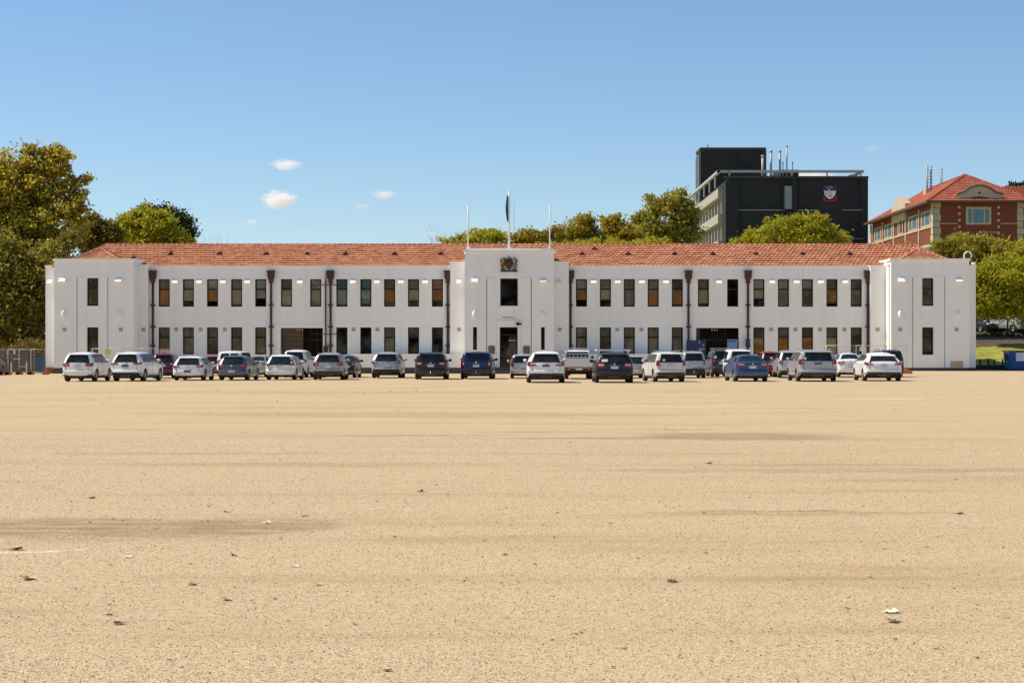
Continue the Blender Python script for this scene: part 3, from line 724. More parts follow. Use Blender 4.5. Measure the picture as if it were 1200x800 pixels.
# ------------------------------------------------------------------ far dark slab building
DS = 240.0
sx0, sx1 = PX(854, DS), PX(1016, DS); st = PZ(209, DS); DB = 283.0
slab = empty('slab_building', ((sx0+sx1)/2, DS, 8), 'dark charcoal office block with shield emblem and roof frame behind the hall', 'building')
m = MB(); m.box(sx0, sx1, DS, DB, 5, st); m.box(sx0-.5, sx0+1.3, DS-.5, DS+1.5, 5, st-.3) ; m.box(sx1-.9, sx1+.1, DS-.25, DS+1, 5, st+.02); m.build('wall', M['soot'], slab)
m = MB(); m.box(sx0-.6, sx1+.15, DS-.3, DS+.4, st, st+.28); m.build('parapet', mat('charcoal_parapet', (.04,.042,.05), .6), slab)
SXF = lambda p: PX(p, DS-.3); SZF = lambda p: PZ(p, DS-.3)
m = MB()
for a, b, y in ((854, 919.5, 246), (935, 960, 246), (987, 1011, 246), (992, 1011, 279.5)): m.box(SXF(a), SXF(b), DS-.28, DS-.01, SZF(y+.6), SZF(y-.4))
m.build('floor_line', M['grey'], slab)
m = MB(); m.box(SXF(919.6), SXF(928.4), DS-.2, DS-.01, SZF(244.6), SZF(218)); w_ = m.build('stair_window', M['cream'] if False else M['concrete'], slab)
m = MB()
for i in range(6):
    z0_ = 219 + i*4.2
    for a, b in ((920.8, 923.9), (924.5, 927.4)): m.box(SXF(a), SXF(b), DS-.22, DS-.2, SZF(z0_+3.8), SZF(z0_+.3))
m.build('pane', M['shadeglass'], w_)
m = MB(); m.box(SXF(929.2), SXF(933.5), DS-.55, DS-.01, 5, st+.3); m.box(SXF(917), SXF(918.8), DS-.4, DS-.01, 5, st+.3); m.build('pier', M['soot'], slab)
# emblem
ex, ez = 972.0, 228.0
m = MB(); m.prism([(SXF(964.5), SZF(217)), (SXF(981), SZF(217)), (SXF(981), SZF(225)), (SXF(964.5), SZF(225))], DS-.1, DS-.01); em = m.build('emblem', M['navy'], slab)
m = MB(); m.prism([(SXF(965.8), SZF(223.5)), (SXF(980), SZF(223.5)), (SXF(979.2), SZF(228.2)), (SXF(976.4), SZF(231.6)), (SXF(972.9), SZF(233.4)), (SXF(969.4), SZF(231.6)), (SXF(966.6), SZF(228.2))], DS-.13, DS-.101); m.build('shield', M['white'], em)
m = MB()
for dx, dy, r in ((970, 219.7, .9), (973.3, 218.5, .8), (975.4, 220, .8), (971.8, 222, 1.1), (974, 221.5, .5)):
    pts = []
    for i in range(10):
        t = math.pi/2 + i*math.pi/5; rr = r if i % 2 == 0 else r*.5; pts.append((SXF(dx)+rr*DS/F*math.cos(t), SZF(dy)+rr*DS/F*math.sin(t)))
    m.prism(pts, DS-.14, DS-.101)
m.build('star', M['white'], em)
m = MB()
for i in range(4): m.box(SXF(968.8+i*1.9), SXF(969.3+i*1.9), DS-.15, DS-.131, SZF(229.5), SZF(224.5))
m.prism([(SXF(970.5), SZF(230)), (SXF(973), SZF(229)), (SXF(975.5), SZF(230)), (SXF(973), SZF(231))], DS-.152, DS-.131); m.build('open_book', M['grey'], em)
m = MB(); m.prism([(SXF(964.2), SZF(229.5)), (SXF(966.5), SZF(230.5)), (SXF(968.6), SZF(234)), (SXF(972.9), SZF(235)), (SXF(977.2), SZF(234)), (SXF(979.4), SZF(230.5)), (SXF(981.8), SZF(229.5)), (SXF(980.4), SZF(236)), (SXF(965.6), SZF(236))], DS-.12, DS-.01); m.build('ribbon', mat('crimson_ribbon', (.35, .03, .04), .6), em)
m = MB(); m.box(SXF(961), SXF(985), DS-.06, DS-.01, SZF(247), SZF(238.5)); m.build('name_board', mat('near_black_panel', (.008, .009, .014), .5), slab)
# side elevation: concrete balcony slabs, ribs and recesses
m = MB()
for top_y in (219.5, 249.5, 281):
    z = PZ(top_y, DS); m.box(sx0-1.3, sx0-.02, DS+1.6, DB, z-1.25, z)
m.build('balcony', M['concrete'], slab)
m = MB()
for i in range(11):
    y = DS+2.0+i*3.9; m.box(sx0-.8, sx0-.02, y, y+.5, 5, st-1.6)
m.build('rib', M['concrete'], slab)
m = MB()
for i in range(10):
    y = DS+2.8+i*3.9
    for z in (PZ(249.5, DS)+.3, PZ(281, DS)+.3): m.box(sx0-.06, sx0-.01, y, y+2.9, z, z+1.9)
m.build('side_window', M['shadeglass'], slab)
# rooftop: frame, plant room, flues
m = MB(); zf = PZ(200.6, DS)
m.box(sx0, PX(1012.5, DS), DS, DS+.35, zf-.2, zf+.14); m.box(sx0-1.6, sx0-1.2, DS, DB-2, zf-.28, zf+.1)
m.box(sx0-1.6, sx0+.1, DS, DS+.35, zf-.2, zf+.14); m.box(PX(1012.5, DS)-.4, PX(1012.5, DS), DS+.35, DS+14, zf-.15, zf+.14)
for px_ in (855, 898.5, 927.5, 969.5, 1009): m.box(PX(px_, DS)-.09, PX(px_, DS)+.09, DS+.05, DS+.28, st+.28, zf-.2)
m.tube([(PX(995, DS), DS+.2, st+.3), (PX(1011, DS), DS+.2, zf-.1)], .13, 6)
for i in range(6): m.box(sx0-1.5, sx0-1.3, DS+4+i*7, DS+4.3+i*7, st-1, zf-.2)
m.build('roof_frame', mat('weathered_grey_beam', (.40, .39, .37), .7), slab)
m = MB(); DP = DS+8; m.box(PX(912, DP), PX(936, DP), DP, DP+5, st, PZ(199, DP)); m.build('plant_room', M['slate2'], slab)
m = MB(); m.box(PX(902, DP), PX(911.5, DP), DP, DP+3, st, PZ(205, DP)); m.build('plant_cabinet', M['concrete'], slab)
for p, t0, r in ((893.8, 182.5, .19), (903.5, 176.5, .17), (914, 176.5, .16), (922.1, 170.5, .10), (917.5, 190, .07), (928.8, 190, .07)):
    m = MB(); m.tube([(PX(p, DP-1), DP-1, st), (PX(p, DP-1), DP-1, PZ(t0, DP-1))], r, 10); m.tube([(PX(p, DP-1), DP-1, PZ(t0, DP-1)-.25), (PX(p, DP-1), DP-1, PZ(t0, DP-1)+.05)], r*1.25, 10); m.build('flue', mat('dull_flue_metal', (.42,.42,.41), .6, .3), slab)
# tall stair tower at the far end
DH = 270.0; hx0, hx1 = PX(821, DH), PX(897, DH); ht = PZ(176, DH)
tw = empty('stair_tower', ((hx0+hx1)/2, DH, 8), 'tall plain dark block with silvery side strip rising behind the charcoal building', 'building')
m = MB(); m.box(hx0, hx1, DH, DH+6, 5, ht); m.build('wall', M['slate2'], tw)
m = MB(); m.box(hx0-.1, hx1+.1, DH-.1, DH+6.1, ht, ht+.4); m.box(hx1-.5, hx1+.12, DH-.12, DH+.5, 5, ht); m.build('coping', mat('charcoal_parapet', (.04,.042,.05)), tw)
m = MB()
for i in range(3):
    y = DH+.6+i*1.9; m.box(hx0-.25, hx0-.01, y, y+.9, 5, ht-.6)
m.build('side_strip', M['grey'], tw)
m = MB(); m.tube([(PX(830, DH), DH+1, ht+.3), (PX(830, DH), DH+1, ht+1.2)], .1, 6); m.build('aerial', M['grey'], tw)

# ------------------------------------------------------------------ far red brick building
DK = 200.0; kx = PX(1094, DK); kz = PZ(236, DK); kb = 5.0; KD = 34.0
bk = empty('brick_building', (kx+6, DK, 8), 'red brick building with cream quoins, arched gables and red tiled roof', 'building')
kr = PX(1196, DK); far_x = kx + 34
m = MB(); m.box(kx, far_x, DK, DK+KD, kb, kz); m.box(kx-.0, kx+.0001, DK, DK, kb, kb); m.build('wall', M['brick'], bk)
BX = lambda p: PX(p, DK); Bz = lambda p: PZ(p, DK)
for a, b in ((1094.2, 1101.2), (1191.8, 1198.8)):      # quoins, block by block
    m = MB(); z = kb; i = 0
    while z < kz-.3:
        m.box(BX(a), BX(b)+(.12 if i % 2 else 0), DK-.09, DK-.01, z, z+.72); z += .78; i += 1
    m.build('quoins', M['cream'], bk)
m = MB()
z = kb; i = 0
while z < kz-.3:
    m.box(kx-.09, kx-.01, DK-.09, DK+(.9 if i % 2 else 1.15), z, z+.72); z += .78; i += 1
m.build('quoins', M['cream'], bk)
m = MB()
for c_ in (1124, 1170):
    z = Bz(290)
    while z < Bz(238): m.box(BX(c_-1.6), BX(c_+1.6), DK-.08, DK-.01, z, z+.28); z += .75
m.build('brick_pilaster', M['cream'], bk)
m = MB()
for a, b, y in ((1102, 1122, 262), (1172.5, 1191.5, 262), (1153, 1172, 272), (1172.5, 1191.5, 292)): m.box(BX(a), BX(b), DK-.07, DK-.01, Bz(y+.5), Bz(y-.5))
m.build('string_course', M['cream'], bk)
# front window
m = MB(); a, b, c, d = BX(1131.6), BX(1161.2), Bz(263.3), Bz(242.6)
m.box(a, b, DK-.14, DK-.01, c, c+.22); m.box(a, b, DK-.14, DK-.01, d-.28, d); m.box(a, a+.25, DK-.14, DK-.01, c+.22, d-.28); m.box(b-.25, b, DK-.14, DK-.01, c+.22, d-.28)
w1 = (b-a); 
for fx in (.26, .73): m.box(a+w1*fx-.09, a+w1*fx+.09, DK-.13, DK-.01, c+.22, d-.28)
fw = m.build('window', M['cream'], bk)
m = MB(); m.quad((a+.25, DK-.05, c+.2), (b-.25, DK-.05, c+.2), (b-.25, DK-.05, d-.28), (a+.25, DK-.05, d-.28)); m.build('glass', M['blueglass'], fw)
m = MB()
for i in range(1, 5): z = c+.22+(d-c-.5)*i/5; m.box(a+.25, b-.25, DK-.09, DK-.052, z-.03, z+.03)
m.build('glazing_bar', M['shadeglass'], fw)
# arched cream gable on the front
def arch_gable(P, z):  # returns outline (u,z): u metres along the wall
    return [(-P, z)] 
m = MB()
out = [(1120.5, 234), (1120.5, 229), (1123, 226.5), (1127, 226.2), (1130, 224.2), (1135, 220.6), (1141, 218.2), (1147, 217.4), (1153, 218.2), (1159, 220.6), (1164, 224.2), (1167, 226.2), (1172, 226.6), (1174.5, 229), (1174.5, 234)]
inn = [(1167, 234), (1161, 234), (1158, 232.6), (1153, 231.2), (1147, 230.6), (1141, 231.2), (1136, 232.6), (1133, 234), (1128, 234)]
top_p = [(BX(x), Bz(y)) for x, y in out]
# build as vertical strips between outer curve and inner brick arch
def yout(x):
    for (x0, y0), (x1, y1) in zip(out, out[1:]):
        if x0 <= x <= x1 and x1 > x0: return y0 + (y1-y0)*(x-x0)/(x1-x0)
    return 234
def yin(x):
    d_ = (x-1147)/14.0
    return 235.2 if abs(d_) > 1 else 235.2 - 4.6*math.sqrt(1-d_*d_)
N = 54
for i in range(N):
    x0, x1 = 1120.6 + 53.8*i/N, 1120.6 + 53.8*(i+1)/N
    vs = [(BX(x0), DK-.25, Bz(yin(x0))), (BX(x1), DK-.25, Bz(yin(x1))), (BX(x1), DK-.25, Bz(yout(x1))), (BX(x0), DK-.25, Bz(yout(x0)))]
    m.add(vs + [(v[0], DK+.35, v[2]) for v in vs], [(0,1,2,3), (7,6,5,4), (3,2,6,7), (0,4,5,1)])
ga_ = m.build('arched_gable', M['cream'], bk)
m = MB(); pts = [(BX(x), DK-.3, Bz(yout(x)-.3)) for x in [1120.6 + 53.8*i/40 for i in range(41)]]; m.tube(pts, .14, 6); m.build('gable_coping', mat('weathered_coping', (.16,.13,.10), .9), ga_)
m = MB(); m.quad((BX(1131), DK-.03, Bz(236)), (BX(1163), DK-.03, Bz(236)), (BX(1163), DK-.03, Bz(229)), (BX(1131), DK-.03, Bz(229))); m.build('brick_arch', M['brick'], ga_)
m = MB(); m.blob((BX(1147), DK-.27, Bz(226.2)), (.13, .06, .13), 8, 6); m.build('boss', M['black'], ga_)
# side (sunlit) elevation: windows, bands, small gable with its window
def ydep(px): return F*(kx-CX)/(px-600.0)       # depth of the side wall seen at column px
def side_rect(m, pa, pb, za, zb, x0, x1): 
    ya, yb_ = ydep(pb), ydep(pa); m.box(x0, x1, ya, yb_, za, zb)
sills = PZ(262.6, ydep(1091)); heads = PZ(247.5, ydep(1091))
for pa, pb in ((1080.2, 1091.2), (1065.4, 1076.0), (1053, 1059), (1037.2, 1046.5), (1025.6, 1033.2)):
    zs_, zh_ = (sills, heads)
    m = MB(); side_rect(m, pa, pb, zs_-.15, zs_, kx-.12, kx-.01); side_rect(m, pa, pb, zh_, zh_+.15, kx-.12, kx-.01)
    side_rect(m, pa, pa+.8, zs_, zh_, kx-.12, kx-.01); side_rect(m, pb-.8, pb, zs_, zh_, kx-.12, kx-.01)
    pm = pa + (pb-pa)*.42; side_rect(m, pm-.3, pm+.3, zs_, zh_, kx-.12, kx-.01)
    ww = m.build('window', M['cream'], bk)
    m = MB(); side_rect(m, pa, pb, zs_, zh_, kx-.06, kx-.01); m.build('glass', M['shadeglass'] if pa != 1053 else M['dark'], ww)
    m = MB(); z2 = sills - 4.6; side_rect(m, pa, pb, z2, z2+2, kx-.1, kx-.01); m.build('window', M['shadeglass'], bk)
m = MB(); side_rect(m, 1020, 1094, sills-.4, sills-.16, kx-.1, kx-.01); side_rect(m, 1020, 1094, sills-2.6, sills-2.3, kx-.1, kx-.01)
for p in (1048, 1062, 1077.6, 1035): side_rect(m, p-.5, p+.5, kb, kz-.4, kx-.14, kx-.01)
side_rect(m, 1020, 1022, kb, kz-.2, kx-.14, kx-.01)
m.build('string_course', M['cream'], bk)
m = MB(); gy0, gy1 = ydep(1063.5), ydep(1047.5); gc = (gy0+gy1)/2; gh = (gy1-gy0)/2
prof = [(-1, -1.1), (-1, .9), (-.8, 1.05), (-.62, 1.35), (-.4, 1.8), (0, 2.05), (.4, 1.8), (.62, 1.35), (.8, 1.05), (1, .9), (1, -1.1)]
vs = [(kx-.3, gc+u*gh, kz+v) for u, v in prof]; n_ = len(vs)
m.add(vs + [(kx+.5, p[1], p[2]) for p in vs], [tuple(reversed(range(n_))), tuple(range(n_, 2*n_))] + [(i, (i+1) % n_, n_+(i+1) % n_, n_+i) for i in range(n_)])
m.build('arched_gable', M['cream'], bk)
# roofs
ov = .9; a = (kx-ov, DK-ov, kz); 
def tiled(m, p0, p1, q1, q0, n=16):
    p0, p1, q0, q1 = map(Vector, (p0, p1, q0, q1))
    for i in range(n):
        t0, t1 = i/n, (i+1)/n; up = Vector((0, 0, .06)); m.quad(p0.lerp(q0,t0)+up, p1.lerp(q1,t0)+up, p1.lerp(q1,t1), p0.lerp(q0,t1)); m.quad(p0.lerp(q0,t0), p1.lerp(q1,t0), p1.lerp(q1,t0)+up, p0.lerp(q0,t0)+up)
rx = PX(1131, DK+6.6); rz = PZ(205, DK+6.6); bxr = 2*rx-(kx-ov)
m = MB()
ap = (rx, DK+6.6, rz); ap2 = (rx, DK+KD-6, rz); e0 = (kx-ov, DK-ov, kz); e1 = (bxr, DK-ov, kz); e2 = (bxr, DK+KD+ov, kz); e3 = (kx-ov, DK+KD+ov, kz)
tiled(m, e0, e1, ap, ap); tiled(m, e3, e0, ap, ap2); tiled(m, e1, e2, ap2, ap); tiled(m, e2, e3, ap2, ap2)
z2 = PZ(220, DK+6); tiled(m, (bxr-5, DK-ov, kz+.01), (far_x+1, DK-ov, kz+.01), (far_x+1, DK+6, z2), (bxr-5, DK+6, z2)); m.quad((bxr-5, DK+6, z2), (far_x+1, DK+6, z2), (far_x+1, DK+13, kz), (bxr-5, DK+13, kz))
rr_ = m.build('roof', M['tile2'], bk)
m = MB(); ridge(m, e0, ap, .14); ridge(m, e1, ap, .14); ridge(m, ap, ap2, .14); ridge(m, (bxr-4, DK+6, z2), (far_x+1, DK+6, z2), .14); m.build('ridge_capping', M['tile2'], rr_)
m = MB(); m.box(kx-ov-.1, far_x+1, DK-ov-.12, DK-ov, kz-.22, kz+.03); m.box(kx-ov-.12, kx-ov, DK-ov, DK+KD+ov, kz-.22, kz+.03); m.box(kx-ov, far_x, DK-ov, DK, kz-.12, kz-.02); m.box(kx-ov, kx, DK, DK+KD+ov, kz-.12, kz-.02)
m.build('gutter', mat('dark_gutter', (.10,.06,.05), .6), bk)
for p, t0, dd in ((1086.6, 195, 12), (1091, 194.8, 12), (1103.2, 196, 9)):
    D_ = DK+dd+6; x = PX(p, D_); m = MB(); m.tube([(x, D_, kz), (x, D_, PZ(t0, D_))], .10, 6)
    z = PZ(222, D_)
    while z < PZ(t0+1, D_): m.box(x-.22, x+.22, D_-.04, D_+.04, z, z+.07); z += .4
    m.build('aerial', M['grey'], bk)
m = MB(); D_ = DK+16; m.box(PX(1085, D_), PX(1091, D_), D_, D_+1.5, kz, PZ(221, D_)); m.build('vent_box', M['cream'], bk)
# ------------------------------------------------------------------ cars
def paint(name, c, metal=0.0, rough=.32):
    if name in _mc: return _mc[name]
    m = bpy.data.materials.new(name); nt = NT(m)
    g = nt.n('ShaderNodeNewGeometry'); f = nt.noise(g.outputs['Position'], 1.5, 4)
    sp = nt.n('ShaderNodeSeparateXYZ'); nt.l(g.outputs['Position'], sp.inputs[0])
    dust = nt.math('MULTIPLY', nt.math('SUBTRACT', 1.0, nt.math('MULTIPLY', sp.outputs[2], 1.7), True), nt.math('ADD', f, .1))
    cc = nt.mix(nt.math('MULTIPLY', dust, .45), nt.ramp(f, [(.3, tuple(x*.95 for x in c)), (.7, tuple(min(1, x*1.04) for x in c))]), (.36, .28, .19))
    principled(nt, cc, rough, metal, .5, Coat_Weight=.35, Coat_Roughness=.06)
    _mc[name] = m; return m
PT = {'white': paint('white_car_paint', (.88,.855,.80)), 'silver': paint('silver_car_paint', (.50,.485,.455), .35), 'grey': paint('gunmetal_car_paint', (.10,.11,.13), .4),
      'darkgrey': paint('dark_grey_car_paint', (.05,.052,.055), .3), 'black': paint('black_car_paint', (.015,.012,.010)), 'brown': paint('brown_black_car_paint', (.026,.017,.012)),
      'red': paint('red_car_paint', (.36,.018,.02)), 'dred': paint('dark_red_car_paint', (.15,.012,.018)), 'navy': paint('navy_car_paint', (.012,.025,.12), .2), 'blue': paint('blue_car_paint', (.035,.085,.20), .35),
      'champ': paint('champagne_silver_car_paint', (.45,.425,.38), .35), 'cream': paint('warm_white_car_paint', (.76,.72,.64))}
M['cglass'] = mat('tinted_car_glass', (.016,.021,.021), .10, 0, .35, var=.45, vs=3)
M['trim'] = mat('black_plastic_trim', (.016,.015,.014), .65)
M['trimd'] = mat('dusty_lower_cladding', (.055,.045,.034), .8)
M['tail'] = mat('red_lamp_lens', (.30,.012,.012), .15, 0, .8)
M['tailc'] = mat('clear_lamp_lens', (.70,.66,.62), .15, 0, .8); M['tailp'] = mat('pink_lamp_lens', (.55,.22,.18), .15, 0, .8)
M['plate'] = mat('number_plate_white', (.66,.65,.60), .5)
M['plated'] = mat('number_plate_dark', (.10,.09,.09), .5)
M['chrome'] = mat('chrome_trim', (.65,.65,.66), .18, 1.0)
M['rim'] = mat('alloy_wheel', (.42,.42,.43), .35, .7)
M['seatm'] = mat('grey_upholstery', (.09,.085,.08), .9)

PROF = {
 'suv': [(.02,.185),(.003,.215),(0,.27),(0,.36),(.014,.40),(.016,.48),(.022,.60),(.030,.66),(.062,.84),(.085,.93),(.125,.975),(.22,.995),(.40,1.0),(.55,.975),(.63,.905),(.735,.68),(.78,.64),(.91,.585),(.975,.49),(1.0,.36),(.995,.24),(.98,.15)],
 'box': [(.012,.185),(.002,.215),(0,.27),(0,.36),(.012,.40),(.014,.50),(.016,.60),(.020,.66),(.038,.86),(.050,.945),(.08,.98),(.20,.997),(.45,1.0),(.58,.98),(.655,.90),(.75,.69),(.79,.655),(.92,.60),(.98,.50),(1.0,.36),(.995,.24),(.98,.15)],
 'coupe': [(.03,.185),(.006,.215),(0,.28),(.0,.38),(.012,.44),(.012,.52),(.02,.62),(.032,.665),(.085,.80),(.135,.90),(.20,.955),(.30,.99),(.42,1.0),(.55,.97),(.635,.90),(.745,.69),(.79,.65),(.92,.59),(.98,.49),(1.0,.36),(.995,.24),(.98,.15)],
 'hatch': [(.02,.175),(.003,.215),(0,.28),(0,.38),(.014,.43),(.018,.52),(.024,.62),(.034,.67),(.088,.86),(.118,.945),(.17,.98),(.27,.997),(.42,1.0),(.55,.97),(.64,.88),(.75,.69),(.80,.65),(.92,.59),(.98,.49),(1.0,.36),(.995,.24),(.98,.14)],
 'sedan': [(.016,.185),(.003,.22),(0,.30),(0,.40),(.010,.45),(.008,.58),(.010,.68),(.022,.725),(.06,.742),(.115,.755),(.17,.84),(.225,.93),(.29,.98),(.40,1.0),(.52,.985),(.61,.90),(.715,.715),(.78,.67),(.91,.60),(.975,.50),(1.0,.36),(.995,.24),(.98,.15)],
 'van': [(.012,.175),(.002,.205),(0,.26),(0,.33),(.008,.36),(.008,.50),(.012,.64),(.030,.88),(.045,.955),(.08,.985),(.22,.998),(.50,1.0),(.66,.975),(.74,.88),(.85,.62),(.89,.56),(.96,.50),(.99,.40),(1.0,.30),(.995,.22),(.985,.14)],
}
class Car:
    def __init__(s, kind, W, H, L):
        s.kind, s.W, s.H, s.L = kind, W, H, L
        c = PROF[kind]; P = []
        n = len(c)
        for i in range(n-1):
            p0, p1, p2, p3 = c[max(0,i-1)], c[i], c[i+1], c[min(n-1,i+2)]
            for k in range(8):
                t = k/8; q = []
                for a in (0, 1):
                    q.append(.5*((2*p1[a]) + (-p0[a]+p2[a])*t + (2*p0[a]-5*p1[a]+4*p2[a]-p3[a])*t*t + (-p0[a]+3*p1[a]-3*p2[a]+p3[a])*t**3))
                P.append((q[0]*L, q[1]*H))
        P.append((c[-1][0]*L, c[-1][1]*H)); s.P = P
        d = [0]
        for a, b in zip(P, P[1:]): d.append(d[-1] + math.hypot(b[0]-a[0], b[1]-a[1]))
        s.d = d
        im = max(range(len(P)), key=lambda i: P[i][1]); s.rear = P[:im+1]; s.front = P[im:]
        s.rd = d[:im+1]; s.fd = d[im:]
        s.R = .335*(H/1.6)**.3; s.ya = (.195*L if kind != 'van' else .17*L, .80*L)
        s.sill = .155*H
    def at(s, t):
        d = s.d; t = min(max(t, 0), d[-1]-1e-6)
        lo = int(np.searchsorted(d, t, side='right'))-1; lo = min(max(lo, 0), len(d)-2)
        u = (t-d[lo])/(d[lo+1]-d[lo]+1e-9); a, b = s.P[lo], s.P[lo+1]
        p = (a[0]+(b[0]-a[0])*u, a[1]+(b[1]-a[1])*u); tx, tz = b[0]-a[0], b[1]-a[1]; l = math.hypot(tx, tz)+1e-9
        return p, (-tz/l, tx/l)      # outward normal (rear face: -y)
    def tz(s, z, front=False):       # profile parameter at height z*H on rear/front half
        z *= s.H
        if not front:
            if z <= s.rear[0][1]: return s.rd[0]
            for i in range(len(s.rear)-1):
                a, b = s.rear[i][1], s.rear[i+1][1]
                if a <= z <= b: return s.rd[i] + (s.rd[i+1]-s.rd[i])*(z-a)/(b-a+1e-9)
            return s.rd[-1]
        if z <= s.front[-1][1]: return s.fd[-1]
        for i in range(len(s.front)-1):
            a, b = s.front[i][1], s.front[i+1][1]
            if b <= z <= a: return s.fd[i] + (s.fd[i+1]-s.fd[i])*(a-z)/(a-b+1e-9)
        return s.fd[-1]
    def w(s, y, z):
        zn = z/s.H; belt = .63 if s.kind != 'sedan' else .68
        if zn < .30: f = .955 + .045*max(0, zn-.12)/.18
        elif zn < belt: f = 1.0 - .02*(zn-.3)/(belt-.3)
        else:
            k = {'suv': .30, 'hatch': .29, 'coupe': .35, 'box': .20, 'van': .15, 'sedan': .33}[s.kind]
            f = .98 - k*((zn-belt)/(1-belt))**1.15
        g = 1.0; r = .13*s.L; d = (r-y)/r
        if d > 0: g -= .105*min(d, 1.05)**2.4
        r = .16*s.L; d = (y-(s.L-r))/r
        if d > 0: g -= .17*min(d, 1.05)**2.2
        # wheel arch flare
        fl = 0
        for ya in s.ya:
            q = math.hypot(y-ya, z-s.R); 
            if q < s.R*1.75: fl += .028*(1-q/(s.R*1.75))
        return s.W/2*f*g + fl*0.9
    def top(s, u, t, off=0):
        p, n = s.at(t); e = .075*abs(u)**4.5 + .025*u*u
        off2 = off - e
        y, z = p[0]+n[0]*off2, p[1]+n[1]*off2
        return (u*s.w(p[0], p[1]), y, z)
    def side(s, sg, y, z, off=.007): return (sg*(s.w(y, z)+off), y, z)
    def bottom(s, y):
        z = s.sill
        if y < .10*s.L: z = s.sill + .14*(1 - y/(.10*s.L))
        for ya in s.ya:
            r = s.R+.055
            if abs(y-ya) < r: z = max(z, s.R + math.sqrt(r*r-(y-ya)**2))
        return z
    def body(s):
        N, T = 84, s.d[-1]; us = [-1,-.985,-.94,-.85,-.65,-.4,0,.4,.65,.85,.94,.985,1]; K = 12; m = MB(); nu = len(us)
        y0, y1 = s.P[0][0], s.P[-1][0]; vs = []; fs = []
        ybs = [y0+(y1-y0)*i/N for i in range(N+1)]
        for ya in s.ya:      # snap columns to the arch ends
            for q in (ya-s.R-.054, ya+s.R+.054): 
                i = min(range(N+1), key=lambda k: abs(ybs[k]-q)); ybs[i] = q
        for i in range(N+1):
            t = T*i/N
            for u in us: vs.append(s.top(u, t))
            yb = ybs[i]; zb = s.bottom(yb)
            for sg in (-1, 1):
                e = s.top(sg, t)
                for k in range(1, K+1):
                    q = k/K; y, z = e[1]+(yb-e[1])*q, e[2]+(zb-e[2])*q; x = sg*s.w(y, z)
                    bl = min(1, k/2.5); x = x*bl + e[0]*(1-bl) if k < 3 else x
                    vs.append((x, y, z))
        st = nu+2*K
        for i in range(N):
            a, b = i*st, (i+1)*st
            for k in range(nu-1): fs.append((a+k, a+k+1, b+k+1, b+k))
            col_l = [0]+[nu+k for k in range(K)]; col_r = [nu-1]+[nu+K+k for k in range(K)]
            for k in range(K):
                fs.append((a+col_l[k+1], a+col_l[k], b+col_l[k], b+col_l[k+1]))
                fs.append((a+col_r[k], a+col_r[k+1], b+col_r[k+1], b+col_r[k]))
        m.add(vs, fs, True); return m
    def rp(s, m, u0, u1, z0, z1, off=.008, nu=8, nz=5, front=False, u0t=None, u1t=None):
        """patch on the rear (or front) skin"""
        u0t = u0 if u0t is None else u0t; u1t = u1 if u1t is None else u1t
        t0, t1 = s.tz(z0, front), s.tz(z1, front); vs = []; fs = []
        for j in range(nz+1):
            q = j/nz
            for i in range(nu+1):
                a, b = u0+(u0t-u0)*q, u1+(u1t-u1)*q
                vs.append(s.top(a+(b-a)*i/nu, t0+(t1-t0)*q, off))
        for j in range(nz):
            for i in range(nu): k = j*(nu+1)+i; fs.append((k, k+1, k+nu+2, k+nu+1))
        m.add(vs, fs, True); return m
    def sp_(s, m, sg, c00, c10, c11, c01, off=.007, n=5, nz=5):
        vs = []; fs = []; L, H = s.L, s.H
        for j in range(nz+1):
            for i in range(n+1):
                u, v = i/n, j/nz
                y = (c00[0]*(1-u)+c10[0]*u)*(1-v)+(c01[0]*(1-u)+c11[0]*u)*v; z = (c00[1]*(1-u)+c10[1]*u)*(1-v)+(c01[1]*(1-u)+c11[1]*u)*v
                vs.append(s.side(sg, y*L, z*H, off))
        for j in range(nz):
            for i in range(n): k = j*(n+1)+i; f = (k, k+1, k+n+2, k+n+1); fs.append(f if sg > 0 else f[::-1])
        m.add(vs, fs, True); return m

